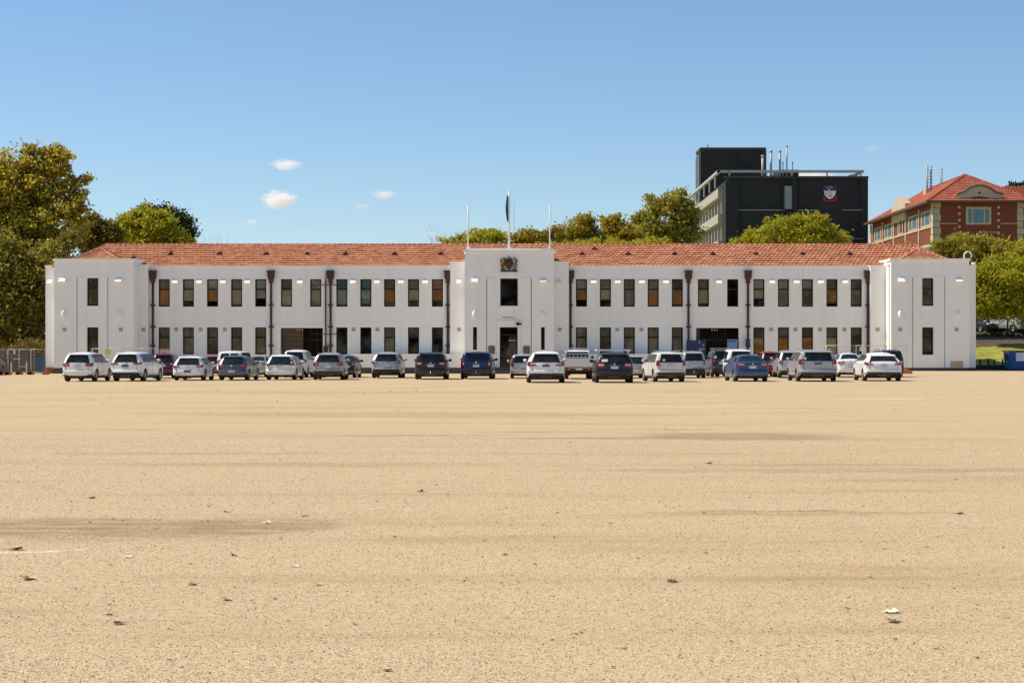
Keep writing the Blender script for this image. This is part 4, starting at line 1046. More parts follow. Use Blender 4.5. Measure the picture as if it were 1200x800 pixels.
_wm = {}
def wheel(root, x, y, r, sg, hub='rim'):
    key = (round(r, 3), sg, hub)
    if key not in _wm:
        t = MB(); prof = [(-.105, r*.66), (-.11, r*.90), (-.085, r*.985), (0, r), (.085, r*.985), (.11, r*.90), (.105, r*.66)]; n = 26; vs = []; fs = []
        for a, rr in prof:
            for k in range(n): th = 2*math.pi*k/n; vs.append((a, rr*math.cos(th), rr*math.sin(th)))
        for j in range(len(prof)-1):
            for k in range(n): fs.append((j*n+k, j*n+(k+1)%n, (j+1)*n+(k+1)%n, (j+1)*n+k))
        t.add(vs, fs, True)
        t.add([(0, r*.7*math.cos(2*math.pi*k/n), r*.7*math.sin(2*math.pi*k/n)) for k in range(n)], [tuple(range(n))])
        to = t.build('tyre', M['black'], root); 
        q = MB(); xo = .095*sg; vs = []; fs = []
        for rr, dx in ((r*.68, 0), (r*.60, .0), (r*.60, -.04*sg)):
            for k in range(n): th = 2*math.pi*k/n; vs.append((xo+dx, rr*math.cos(th), rr*math.sin(th)))
        for j in range(2):
            for k in range(n): fs.append((j*n+k, j*n+(k+1)%n, (j+1)*n+(k+1)%n, (j+1)*n+k))
        q.add(vs, fs, True)
        for k in range(5):
            th = 2*math.pi*k/5+.3; c, s_ = math.cos(th), math.sin(th); w = r*.10; vv = []
            for rr in (r*.10, r*.62):
                for d in (-w, w): vv.append((xo-.005*sg, rr*c-d*s_, rr*s_+d*c))
            q.add(vv + [(xo-.035*sg, v[1], v[2]) for v in vv], [(0,1,3,2), (0,2,6,4), (1,5,7,3)])
        q.tube([(xo-.03*sg, 0, 0), (xo+.008*sg, 0, 0)], r*.17, 10)
        q.add([(xo-.045*sg, r*.61*math.cos(2*math.pi*k/n), r*.61*math.sin(2*math.pi*k/n)) for k in range(n)], [tuple(range(n))], mi=1)
        ro = q.build('rim', [M[hub], M['black']], root)
        _wm[key] = (to.data, ro.data); bpy.data.objects.remove(to); bpy.data.objects.remove(ro)
    a, b = _wm[key]
    w = bpy.data.objects.new('wheel', a); col.objects.link(w); w.parent = root; w.location = (x, y, r)
    c = bpy.data.objects.new('rim', b); col.objects.link(c); c.parent = w
    return w

def make_car(label, kind, W, H, L, color, loc, rz, cat='car', group=None, o=None):
    o = o or {}
    root = empty({'car': 'parked_car', 'ute': 'parked_ute', 'van': 'parked_van'}[cat], loc, label, cat, group, rz, world=False)
    c = Car(kind, W, H, L); pm = PT[color]
    c.body().build('body', pm, root)
    # floor pan, arch liners
    m = MB(); m.box(-W/2*.80, W/2*.80, .05*L, .965*L, .17, .40); m.box(-W/2*.60, W/2*.60, .05*L, .2*L, c.sill+.08, .42)
    for ya in c.ya:
        r = c.R+.05; n = 10; vs = []; fs = []
        for sg in (-1, 1):
            for i in range(n+1):
                th = math.pi*i/n; y, z = ya-r*math.cos(th), c.R+r*math.sin(th); xo = c.w(y, z)-.01
                vs += [(sg*xo, y, z), (sg*(W/2-.33), y, z)]
            b = 0 if sg < 0 else 2*(n+1)
            for i in range(n): fs.append((b+2*i, b+2*i+2, b+2*i+3, b+2*i+1))
        m.add(vs, fs)
        m.tube([(-W/2+.15, ya, c.R), (W/2-.15, ya, c.R)], .05, 6)
    m.tube([(W*.28, .0*L+.03, .26), (W*.28, .15*L, .28)], .03, 8)
    m.build('underbody', M['trim'], root)
    for sg in (-1, 1):
        for ya in c.ya: wheel(root, sg*(W/2-.115), ya, c.R, sg, o.get('hub', 'rim'))
    # glass
    belt = {'sedan': .76, 'van': .60}.get(kind, .645); topz = {'sedan': .945, 'van': .90, 'coupe': .86, 'hatch': .915, 'suv': .905, 'box': .915}[kind]
    belt = o.get('belt', belt); ur = o.get('ur', .83)
    if kind == 'coupe': belt = .69
    if kind == 'van' and o.get('split'):
        m = MB(); c.rp(m, -.80, -.07, belt, topz, u0t=-.74); c.rp(m, .07, .80, belt, topz, u1t=.74)
    else: m = MB(); c.rp(m, -ur, ur, belt, topz, nu=14, nz=8, u0t=-ur*.94, u1t=ur*.94)
    m.build('rear_window', M['cglass'], root)
    if o.get('stuff'):   # pale patch painted on the back glass as a reflection
        m = MB(); c.rp(m, o['stuff'][0], o['stuff'][1], belt+.04, belt+.12, .011, 6, 3); m.build('painted_reflection', M['tailc'], root)
    m = MB(); c.rp(m, -.86, .86, .715 if kind != 'sedan' else .76, .93, nu=14, nz=8, front=True, u0t=-.92, u1t=.92)
    m.build('windscreen', M['cglass'], root)
    sb, stp = (belt+.005, .925) if kind != 'sedan' else (.735, .935)
    if kind == 'van': sb = .60
    y0b, y0t = {'suv': (.125,.16), 'box': (.10,.115), 'coupe': (.20,.27), 'hatch': (.16,.20), 'sedan': (.20,.27), 'van': (.07,.08)}[kind]
    y1b, y1t = (.715, .60) if kind != 'van' else (.84, .735)
    if kind == 'coupe': sb = .70
    f = lambda k, tp: (y0t+(y1t-y0t)*k) if tp else (y0b+(y1b-y0b)*k)
    for sg in (-1, 1):
        for a, b in ((0, .24), (.265, .60), (.625, 1.0)):
            am = f(a, 0)
            m = MB(); c.sp_(m, sg, (f(a,0), sb+(.0 if kind != 'coupe' else .03*(1-a))), (f(b,0), sb-.012*b), (f(b,1), stp), (f(a,1), stp-(.02 if a == 0 else 0)))
            m.build('side_window', M['cglass'], root)
        m = MB()      # door shut lines and sill strip
        for k in (.26, .615):
            y = f(k, 0); c.sp_(m, sg, (y-.0025, .22), (y+.0025, .22), (y+.0025, sb), (y-.0025, sb), .004, 1, 6)
        y = f(1, 0); c.sp_(m, sg, (y-.0025, .22), (y+.0025, .22), (y+.0025, sb-.03), (y-.0025, sb-.03), .004, 1, 6)
        m.build('door_seam', M['trim'], root)
        m = MB()
        for k in (.33, .68):
            y = f(k, 0)*L; q = c.w(y, .585*H); m.box(sg*q, sg*(q+.03), y, y+.17, .58*H, .595*H)
        m.build('door_handle', pm if o.get('hub') != 'x' else M['trim'], root)
        # door mirrors
        y = (f(1, 0)-.045)*L; z = .70*H if kind != 'sedan' else .745*H; q = c.w(y, z)
        m = MB(); m.blob((sg*(q+.13), y, z), (.115, .07, .085), 12, 8); m.box(sg*(q-.03), sg*(q+.06), y-.02, y+.03, z-.06, z-.02)
        m.build('door_mirror', M['trim'] if o.get('mb', color in ('black','brown','navy','darkgrey')) else pm, root)
    # lamps
    tl = o.get('tl', (.66, 1.0, .50, .61)); 
    for sg in (-1, 1):
        m = MB(); a, b = sorted((sg*tl[0], sg*tl[1]))
        tl = (tl[0]-.03, tl[1], tl[2]-.015, tl[3]+.02) + tuple(tl[4:]) if sg < 0 else tl; ui = tl[0] + o.get('slant', .0)
        if sg > 0: c.rp(m, tl[0], min(tl[1], 1.0), tl[2], tl[3], .012, 6, 4, u0t=ui)
        else: c.rp(m, -min(tl[1], 1.0), -tl[0], tl[2], tl[3], .012, 6, 4, u1t=-ui)
        if tl[1] >= .99: c.sp_(m, sg, (.012 if kind in ('sedan','hatch') else .02, tl[2]), (tl[4] if len(tl) > 4 else .055, tl[2]+.02), (tl[4] if len(tl) > 4 else .055, tl[3]), (.03, tl[3]), .012, 3, 3)
        t_ = m.build('tail_lamp', M['tail'], root)
        if o.get('clear', True):
            m = MB(); zc = (tl[2]+tl[3])/2; dz = (tl[3]-tl[2])*.14; a, b = sorted((sg*(tl[0]+.03), sg*min(.93, tl[1]-.05))); c.rp(m, a, b, zc-dz, zc+dz, .016, 4, 1); m.build('indicator_lens', M['tailc' if int(W*1000)%3 == 0 else 'tailp'], t_)
        m = MB(); a, b = sorted((sg*.76, sg*.88)); c.rp(m, a, b, .245, .262, .012, 4, 1); m.build('reflector', M['tail'], root)
        m = MB(); a, b = sorted((sg*.56, sg*.93)); c.rp(m, a, b, .50, .585, .01, 5, 3, front=True); m.build('headlight', M['tailc'], root)
    m = MB(); c.rp(m, -.45, .45, .40, .52, .008, 6, 2, front=True); c.rp(m, -.7, .7, .22, .32, .008, 6, 2, front=True); m.build('grille', M['trim'], root)
    # tailgate seam, plate, handle bar, wiper, badge
    sz = o.get('seam', .41)
    m = MB(); c.rp(m, -.80, .80, sz-.004, sz+.004, .005, 10, 1)
    for sg in (-1, 1):
        a, b = sorted((sg*.795, sg*.812)); c.rp(m, a, b, sz, tl[2], .005, 1, 4)
    m.build('tailgate_seam', M['trim'], root)
    pz = o.get('plate', .50); (py_, pzz), _ = c.at(c.tz(pz)); m = MB(); m.box(-.19, .19, py_-.03, py_-.008, pzz-.058, pzz+.058)
    m.build('number_plate', M[o.get('pm', 'plate')], root)
    m = MB(); c.rp(m, -.27, .27, pz+.048, pz+.066, .018, 6, 1); m.build('plate_garnish', M['chrome'] if o.get('chrome', True) else pm, root)
    (by_, bz_), _ = c.at(c.tz(o.get('badge', .605 if kind != 'sedan' else .66))); m = MB(); m.blob((0, by_-.012, bz_), (.055, .012, .045), 10, 6); m.build('badge', M['chrome'], root)
    clad = o.get('clad', kind in ('suv','box','coupe'))
    if clad:
        m = MB(); c.rp(m, -1.0, 1.0, .155, o.get('cz', .27), .010, 14, 3)
        for sg in (-1, 1):
            c.sp_(m, sg, (.035, .24), (.07, .20), (.07, .26), (.02, o.get('cz', .27)), .010, 3, 2)
            c.sp_(m, sg, (.30, .160), (.70, .160), (.70, .205), (.30, .205), .010, 6, 1)
        m.build('lower_bumper', M[o.get('cm', 'trim')], root)
        m = MB(); c.rp(m, -.34, .34, .165, .205, .022, 6, 2); m.build('skid_plate', M['grey'], root)
    else:
        m = MB(); c.rp(m, -.72, .72, .15, .205, .010, 10, 2); m.build('lower_bumper', M['trim'], root)
    if kind in ('suv','box','hatch','coupe') :
        m = MB(); (ya_, za_), _ = c.at(c.tz(topz+.012)); hw_ = c.w(ya_, za_)*.88
        m.add([(-hw_, ya_-.09, za_+.01), (hw_, ya_-.09, za_+.01), (hw_*.97, ya_+.12, za_+.075), (-hw_*.97, ya_+.12, za_+.075), (-hw_, ya_-.085, za_-.015), (hw_, ya_-.085, za_-.015), (hw_*.97, ya_+.12, za_+.02), (-hw_*.97, ya_+.12, za_+.02)],
              [(0,1,2,3), (4,7,6,5), (0,4,5,1), (1,5,6,2), (0,3,7,4)])
        m.build('roof_spoiler', pm, root)
        m = MB(); c.rp(m, -.045, .045, topz+.004, topz+.014, .02, 2, 1); m.build('brake_lamp', M['tail'], root)
        m = MB(); t = c.tz(belt+.025); p0, p1 = c.top(.0, t, .03), c.top(.38, c.tz(belt+.05), .03); m.tube([p0, p1], .012, 5); m.blob(p0, (.03,.03,.03), 8, 6); m.build('rear_wiper', M['trim'], root)
    if o.get('tow'):
        m = MB(); m.tube([(0, .12, .36), (0, -.06, .36), (0, -.08, .42)], .025, 6); m.blob((0, -.08, .45), (.03,.03,.03), 8, 6); m.build('tow_ball', M['chrome'], root)
    if o.get('rails'):
        for sg in (-1, 1):
            m = MB(); pts = []
            for i in range(9):
                y = (.14+.40*i/8)*L; t = np.interp(y, [p[0] for p in c.P[len(c.rear)-12:]], c.d[len(c.rear)-12:]) if False else None
                zt = max((p[1] for p in c.P if abs(p[0]-y) < .12), default=H); x = sg*(c.w(y, zt)-.10); pts.append((x, y, zt+(.05 if 0 < i < 8 else -.01)))
            m.tube(pts, .018, 6); m.build('roof_rail', M['chrome'] if o['rails'] == 2 else M['trim'], root)
    if o.get('rack'):
        m = MB()
        for yy in (.20, .42): 
            m.box(-W*.43, W*.43, yy*L, yy*L+.06, H+.045, H+.08)
            for sg in (-1, 1): m.box(sg*W*.38, sg*W*.41, yy*L, yy*L+.06, H-.06, H+.045)
        if o['rack'] == 2:
            m.box(-W*.44, W*.44, .14*L, .15*L, H+.05, H+.13); m.box(-W*.44, W*.44, .5*L, .51*L, H+.05, H+.13); 
            for sg in (-1, 1): m.box(sg*W*.43, sg*W*.45, .14*L, .51*L, H+.05, H+.13)
        m.build('roof_rack', M['white'] if o['rack'] == 2 else M['chrome'], root)
    m = MB(); m.blob((0, .16*L if kind != 'sedan' else .33*L, H*1.0), (.02, .07, .045), 8, 6); m.build('aerial_fin', pm, root)
    return root

def park(label, kind, x0, x1, top, bot, L, color, sx=None, o=None, cat='car', group='cars parked in front of the hall', vis=None):
    """x0..x1 rear face columns, top/bot rows, sx column of the farthest visible side edge"""
    D = DG(bot) ; 
    for _ in range(3): D = DG(bot, gz(PX((x0+x1)/2, D), D))
    Dr = D - .19*L; W = (x1-x0)*Dr/F/.955; H = CH + (HOR-top)*(Dr+1.0)/F; g = gz(PX((x0+x1)/2, D), D); H -= g
    th = 0
    if sx is not None:
        right = sx > (x0+x1)/2; e = x1 if right else x0
        dx = PX(sx, Dr+.85*L) - PX(e, Dr+.1); th = -math.asin(max(-.12, min(.12, dx/(.8*L))))
    loc = (PX((x0+x1)/2, Dr), Dr, g)
    return make_car(label, kind, W, H, L, color, loc, th, cat, group, o)

G1 = 'cars parked in front of the hall'
park('white rounded wagon with red side-wrapping tail lamps, leftmost car beside the left wing', 'suv', 72.3, 107.8, 112.3+300, 446.8, 4.5, 'white', 128.3, dict(tl=(.60,1.0,.53,.62,.07), plate=.50, cz=.20, cm='trim'))
park('large white four-wheel drive with black lower bumper, second car from the left', 'suv', 128.3, 164, 412, 446.5, 4.8, 'white', 188.3, dict(tl=(.58,1.0,.585,.625,.08), plate=.52, cz=.30, pm='plated'))
park('dark red wagon with tinted windows behind the large white four-wheel drive', 'suv', 177, 203, 413.2, 443.3, 4.4, 'dred', 212, dict(tl=(.74,1.0,.52,.63)))
park('white compact hatchback with dark red tail lamps and dark bumper strip, fourth from left', 'hatch', 202, 237, 417.2, 445.6, 4.2, 'white', 249.5, dict(tl=(.64,1.0,.56,.65,.06), plate=.38, cz=.2, pm='plated', badge=.60))
park('bright red small hatchback half hidden behind the white compact hatchback', 'hatch', 238, 262, 416.3, 440, 3.9, 'red', 267, dict(tl=(.72,1.0,.52,.64)))
park('white van with two small rear windows, only its roof showing behind others', 'van', 253.5, 284, 411, 440.2, 4.9, 'white', None, dict(split=True, belt=.70), cat='van')
park('gunmetal grey hatchback with chrome badge, parked before the white van', 'hatch', 254.5, 288, 416, 445.5, 4.2, 'grey', 302, dict(tl=(.66,1.0,.53,.64,.06), plate=.36, badge=.585))
park('silver sedan with pale roof between the grey hatchback and small white hatchback', 'sedan', 290.5, 312, 416.3, 441.8, 4.6, 'silver', 317.5, dict(tl=(.60,1.0,.56,.66), plate=.5))
park('small white hatchback with tall red lamps framing the rear glass', 'hatch', 310.7, 344.3, 415.3, 445, 4.0, 'white', 355, dict(tl=(.78,1.0,.60,.80,.05), slant=.08, plate=.52, badge=.60, belt=.60, clad=False))
park('tall white wagon with dark tailgate glass before the left gateway', 'box', 331, 358.5, 409.7, 442.2, 4.7, 'white', 367.5, dict(tl=(.72,1.0,.54,.64), plate=.42))
park('silver compact four-wheel drive with deep dark bumper near the left downpipes', 'suv', 366.5, 401.5, 412.8, 444.9, 4.3, 'champ', 407.2, dict(tl=(.66,1.0,.54,.64,.06), cz=.33, cm='trimd', plate=.48))
park('black sedan peeking out to the right of a silver four-wheel drive', 'sedan', 397, 415.5, 416.2, 442.4, 4.5, 'black', 423, dict(tl=(.66,1.0,.56,.66)))
park('silver four-wheel drive standing alone with chrome strip, left of the black four-wheel drive', 'suv', 435.4, 469, 412.2, 442.8, 4.6, 'silver', 474, dict(tl=(.68,1.0,.57,.66,.06), plate=.49, cz=.34, cm='trim'))
park('black four-wheel drive with pale roof rails and tow ball', 'box', 486.4, 522.6, 412.6, 444.4, 4.7, 'black', None, dict(tl=(.62,1.0,.54,.63,.05), plate=.50, rails=2, tow=True, cz=.33, cm='trimd', mb=True))
park('navy blue four-wheel drive with grey bumper left of the entrance door', 'box', 539.8, 576, 411.6, 443.9, 4.6, 'navy', 579.5, dict(tl=(.84,1.0,.44,.66,.05), plate=.47, rails=2, tow=True, cz=.36, cm='trimd', mb=True))
park('silver wagon with tall pillar lamps half hidden in front of the entrance door', 'box', 598.6, 628, 414.6, 443.4, 4.6, 'silver', None, dict(tl=(.84,1.0,.52,.86,.05), plate=.50, clad=False))
park('white four-wheel drive with black bumper band and bright red lamps, right of entrance', 'suv', 618.6, 661.2, 411.2, 448.3, 4.65, 'white', None, dict(tl=(.56,1.0,.55,.66,.07), slant=.22, plate=.54, cz=.30, pm='plated', chrome=False, seam=.35))
park('dark brown four-wheel drive with white roof rack on top', 'suv', 698.7, 742, 412.2, 448.3, 4.65, 'brown', None, dict(tl=(.60,1.0,.52,.635,.05), plate=.49, rack=2, rails=1, cz=.30, cm='trim', mb=True, stuff=(-.75,-.4)))
park('silver hatchback peeking out behind the dark brown four-wheel drive', 'hatch', 733, 757, 416.2, 443, 4.3, 'silver', None, dict(tl=(.80,1.0,.55,.68), plate=.36))
park('white boxy four-wheel drive with dark tailgate glass, between brown and silver cars', 'box', 769.6, 804.8, 412, 447.2, 4.5, 'cream', 753.6, dict(tl=(.84,1.0,.55,.70,.05), plate=.52, rails=2, cz=.32, cm='trimd', pm='plate', stuff=(-.62,-.45)))
park('silver four-wheel drive with black bumper before the navy display board', 'box', 799.5, 827.5, 411.4, 442.9, 4.6, 'silver', None, dict(tl=(.82,1.0,.50,.66,.05), plate=.45, cz=.36, cm='trim', tow=True, rails=2))
park('dark grey wagon with silver roof rack before the right gateway', 'box', 834.5, 858, 409.3, 441.6, 4.8, 'darkgrey', 827.5, dict(tl=(.80,1.0,.50,.66,.06), rack=1, rails=2, stuff=(-.8,-.6)))
park('tall white people mover behind the blue sedan', 'box', 853.5, 884.7, 409, 442, 4.9, 'white', 838.7, dict(tl=(.86,1.0,.52,.64,.05), plate=.45), cat='van')
park('metallic blue sedan with lip spoiler in front of the white people mover', 'sedan', 863.3, 901.3, 415.2, 446.8, 4.6, 'blue', 850.2, dict(tl=(.56,1.0,.585,.675,.06), slant=.05, plate=.52, badge=.665))
park('red hatchback behind the blue sedan', 'hatch', 893, 915, 411.2, 441.4, 4.1, 'red', None, dict(tl=(.80,1.0,.55,.8)))
park('silver four-wheel drive in the second row left of the pale large one', 'suv', 914, 938, 410.3, 442.7, 4.5, 'silver', 905.3, dict(tl=(.72,1.0,.53,.62,.05), plate=.48))
park('pale silver large four-wheel drive with wide chrome bumper strip, in front', 'box', 937, 981.3, 409.6, 446.8, 4.75, 'silver', 924, dict(tl=(.80,1.0,.56,.69,.07), plate=.57, pm='plated', cz=.29, cm='trimd', rails=2, stuff=(-.78,-.68)))
park('white sedan seen between the pale silver four-wheel drive and white crossover', 'sedan', 983, 1011, 413.4, 442, 4.8, 'white', 976.5, dict(tl=(.58,1.0,.57,.65,.06)))
park('dark four-wheel drive with rounded tinted windows behind the white crossover, rightmost', 'box', 1030, 1060, 409.6, 439.6, 4.6, 'black', None, dict(tl=(.8,1.0,.5,.62), rails=2))
park('white coupe-like crossover with black wedge bumper and boomerang lamps', 'coupe', 1015, 1057.3, 412.6, 446.3, 4.35, 'white', 1001.6, dict(tl=(.64,1.0,.58,.66,.09), slant=.12, plate=.52, badge=.60, cz=.31, pm='plate'))

# ---- the ute with a dropside tray
def ute():
    bot = 444.0; D = DG(bot); L = 5.1; Dr = D-1.0; W = (696.4-660.6)*Dr/F; k = Dr/F
    root = empty('parked_ute', (PX(678.5, Dr), Dr, 0), 'white utility truck with slatted dropside tray and ladder rack', 'ute', G1, 0, world=False)
    zt = lambda py: CH+(HOR-py)*k; hw_ = W/2; pm = PT['cream']
    z0, z1 = zt(429.5), zt(420.3); yt = 2.35
    m = MB(); m.box(-hw_, hw_, 0, yt, z0-.08, z0)
    b = m.build('tray', M['grey'], root)
    m = MB(); m.box(-hw_, hw_, -.03, .02, z0, z1)
    for i in range(8): x = -hw_+.02+(2*hw_-.1)*i/7; m.box(x, x+.05, -.055, -.03, z0, z1+.01)
    m.box(-hw_, hw_, -.05, .02, z1-.03, z1+.02); m.build('tailboard', pm, b)
    for sg in (-1, 1): m = MB(); m.box(sg*(hw_-.04), sg*hw_, .02, yt, z0, z1); m.build('side_board', pm, b)
    m = MB()  # headboard and ladder rack
    hy_ = yt-.05; ru = zt(408.6)+.04
    for sg in (-1, 1):
        m.box(sg*(hw_*.80-.03), sg*(hw_*.80+.03), hy_, hy_+.06, z0, ru); m.box(sg*(hw_*.80-.02), sg*(hw_*.80+.02), hy_, 4.4, ru-.05, ru)
        m.tube([(sg*hw_*.80, 4.4, ru-.03), (sg*hw_*.78, 4.5, ru-.4)], .02, 6)
    for y in (hy_, 3.2, 4.3): m.box(-hw_*.85, hw_*.85, y, y+.05, ru-.05, ru)
    m.box(-hw_*.8, hw_*.8, hy_, hy_+.04, z1+.05, z1+.10)
    for i in range(7): x = -hw_*.8+hw_*1.6*i/6; m.box(x-.012, x+.012, hy_+.01, hy_+.03, z1, z1+.28)
    m.box(-hw_*.8, hw_*.8, hy_, hy_+.04, z1+.26, z1+.30); m.build('ladder_rack', M['white'], root)
    c = Car('hatch', W*.93, zt(409.8)*1.0, 5.3)   # cab taken from a short body
    m = MB(); cab = [(yt+.08, .55), (yt+.08, 1.15), (yt+.16, 1.62), (yt+.32, zt(410)+.0), (yt+1.0, zt(409.6)), (yt+1.25, 1.62), (yt+1.75, 1.16), (yt+2.65, 1.02), (yt+2.75, .6), (yt+2.7, .35), (yt+.1, .35)]
    wf = lambda z: hw_*.90*(1.0 if z < 1.15 else 1-.17*(z-1.15)/.65)
    n = len(cab); us = [-1, -.93, 0, .93, 1]; vs = []; fs = []
    for y, z in cab:
        for u in us: vs.append((u*wf(z), y+(.03*abs(u)**4 if y < yt+1 else -.06*abs(u)**4), z-(.04*abs(u)**6 if z > 1.5 else 0)))
    for i in range(n):
        for q in range(4): a, b_ = i*5+q, ((i+1) % n)*5+q; fs.append((a, a+1, b_+1, b_))
    fs.append(tuple(i*5 for i in range(n))); fs.append(tuple(i*5+4 for i in reversed(range(n))))
    m.add(vs, fs); m.build('cab', pm, root)
    m = MB(); m.add([(-wf(1.2)*.86, yt+.055, 1.2), (wf(1.2)*.86, yt+.055, 1.2), (wf(1.6)*.88, yt+.125, 1.62), (-wf(1.6)*.88, yt+.125, 1.62)], [(0,1,2,3)]); m.build('rear_window', M['cglass'], root)
    m = MB(); m.add([(-wf(1.2)*.9, yt+1.75, 1.2), (wf(1.2)*.9, yt+1.75, 1.2), (wf(1.6)*.9, yt+1.32, 1.62), (-wf(1.6)*.9, yt+1.32, 1.62)], [(3,2,1,0)]); m.build('windscreen', M['cglass'], root)
    for sg in (-1, 1):
        m = MB(); x = lambda z: sg*(wf(z)+.012); m.add([(x(1.18), yt+.28, 1.18), (x(1.18), yt+1.5, 1.18), (x(1.6), yt+1.15, 1.6), (x(1.6), yt+.36, 1.6)], [(0,1,2,3)]); m.build('side_window', M['cglass'], root)
        m = MB(); m.blob((sg*(hw_*.92+.14), yt+1.45, 1.25), (.11,.06,.14), 10, 8); m.build('door_mirror', M['trim'], root)
        m = MB(); m.box(sg*(hw_-.38), sg*(hw_-.04), -.06, 0, z0-.22, z0-.10); t_ = m.build('tail_lamp', M['tail'], root)
        m = MB(); m.box(sg*(hw_-.38), sg*(hw_-.26), -.07, -.06, z0-.20, z0-.12); m.build('indicator_lens', mat('amber_lens', (.6,.25,.03), .3), t_)
        m = MB(); m.box(sg*(hw_-.42), sg*(hw_-.08), .62, .66, .22, z0-.1); m.build('mudflap', M['black'], root)
        for y in (1.0, 3.95+.25): wheel(root, sg*(hw_-.20), y, .36, sg, 'grey')
    m = MB(); m.box(-.42, -.34, .05, 4.9, .45, .58); m.box(.34, .42, .05, 4.9, .45, .58); m.box(-hw_*.9, hw_*.9, 3.0, 4.9, .3, .5); m.tube([(-hw_+.2, 1.0, .36), (hw_-.2, 1.0, .36)], .07, 8); m.box(-.5, .5, -.02, .1, .42, .56); m.build('chassis', M['trim'], root)
    m = MB(); m.box(-.19, .19, -.08, -.055, z0-.20, z0-.09); m.build('number_plate', M['plate'], root)
ute()

# cars elsewhere
def hillh(x, y): return hill(x, y)
yc = 163.5
xx = PX(1187, yc)
make_car('silver-white four-wheel drive parked nose-out on the shaded terrace above the grass', 'box', 1.9, 1.85, 4.8, 'silver', (xx-1.5, yc+4.0, hillh(xx, yc+2)+.0), R(180+38), 'car', None, dict(rails=2, hub='rim'))
xx = PX(1150, yc)
make_car('dark sedan in deep shade under trees left of the silver-white four-wheel drive', 'sedan', 1.8, 1.45, 4.6, 'black', (xx-1.2, yc+4.4, hillh(xx, yc+2)+.0), R(180+34), 'car', None, dict())
Dq = DG(440); make_car('dark car nosing in at the left edge beside the temporary fence', 'sedan', 1.8, 1.42, 4.5, 'black', (PX(-31, Dq), Dq+4.6, 0), R(180), 'car', None, dict())
# ------------------------------------------------------------------ fences, boards, skips
def fence_panel(xa, ya, xb, yb_, label, rail_z=1.82, feet=True, mesh=True, foot_m='orange', z0=0.0, group='temporary fence panels'):
    o = empty('temporary_fence', ((xa+xb)/2, (ya+yb_)/2, z0), label, 'fence', group)
    A, B = Vector((xa, ya, z0)), Vector((xb, yb_, z0)); d = (B-A); L = d.length; d.normalize()
    m = MB(); up = Vector((0, 0, 1))
    m.tube([A+up*.12, A+up*rail_z], .021, 8); m.tube([B+up*.12, B+up*rail_z], .021, 8); m.tube([A+up*(rail_z-.02), B+up*(rail_z-.02)], .021, 8); m.tube([A+up*.18, B+up*.18], .016, 8)
    m.build('frame', mat('weathered_fence_tube', (.62,.56,.42), .5, .2), o)
    if mesh:
        m = MB(); n = int(L/.12)
        for i in range(1, n): p = A.lerp(B, i/n); m.tube([p+up*.18, p+up*(rail_z-.02)], .0028, 3, False)
        for i in range(1, 8): z = .18+(rail_z-.2)*i/8; m.tube([A+up*z, B+up*z], .0028, 3, False)
        m.build('wire_mesh', M['steel'], o)
    if feet:
        for p in (A, B):
            m = MB(); m.box(p.x-.16, p.x+.16, p.y-.35, p.y+.35, z0+.004, z0+.14); m.box(p.x-.12, p.x+.12, p.y-.30, p.y+.30, z0+.14, z0+.17); m.build('foot', M[foot_m], o)
    return o
def sign(name, px0, px1, py0, py1, D, m_, label, cat='sign'):
    m = MB(); m.box(PX(px0, D), PX(px1, D), D-.02, D, PZ(py1, D), PZ(py0, D)); return m.build(name, M[m_], None, label=label, cat=cat)
DL = 122.5
lab = ['temporary wire fence panel at the far left edge', 'temporary wire fence panel with white notice, left of the hall', 'temporary wire fence panel with orange feet, second from the hall corner', 'temporary wire fence panel touching the hall corner']
for i, (a, b) in enumerate(((-32, 8.8), (9.8, 22), (23, 35.8), (36.6, 52.5))):
    fence_panel(PX(a, DL), DL-(.5 if i == 0 else 0), PX(b, DL), DL+(.3 if i == 3 else 0), lab[i], 1.80)
sign('notice_board', 15.6, 18, 409.8, 415, DL-.04, 'white', 'small white notice hung on the left temporary fence')
DW = 124.6
for i, (a, b) in enumerate(((108.2, 126.4), (127.0, 157), (157.6, 184))):
    fence_panel(PX(a, DW), DW, PX(b, DW), DW, ['temporary fence panel before the left wing window', 'temporary fence panel behind the large white four-wheel drive', 'temporary fence panel by the leftmost downpipe'][i], 1.86)
sign('warning_sign', 123.2, 129.6, 409.2, 415.4, DW-.04, 'yellow', 'yellow warning sign on the fence before the left wing')
sign('notice_board', 187, 199.5, 409, 413.4, DW-.04, 'tan', 'pale buff notice panel below the leftmost main window')
for i, (a, b) in enumerate(((968.5, 1003), (1003.6, 1038), (1038.6, 1062.8))):
    fence_panel(PX(a, DW), DW, PX(b, DW), DW, ['temporary fence panel behind the pale silver four-wheel drive', 'temporary fence panel with white notice behind the white sedan', 'temporary fence panel ending before the right wing'][i], 1.90, z0=.18)
sign('notice_board', 1007.5, 1014.5, 406.5, 411.2, DW-.04, 'white', 'white notice on the fence near the right wing')
Dk = 119; m = MB(); x = PX(1062.5, Dk); m.box(x-.35, x+.35, Dk-.2, Dk+.2, gz(x, Dk)+.0, gz(x, Dk)+.17); m.box(x-.3, x+.3, Dk-.15, Dk+.15, gz(x, Dk)+.17, gz(x, Dk)+.22); m.build('fence_block', M['orange'], None, label='loose orange fence foot on the ground before the right wing', cat='block')
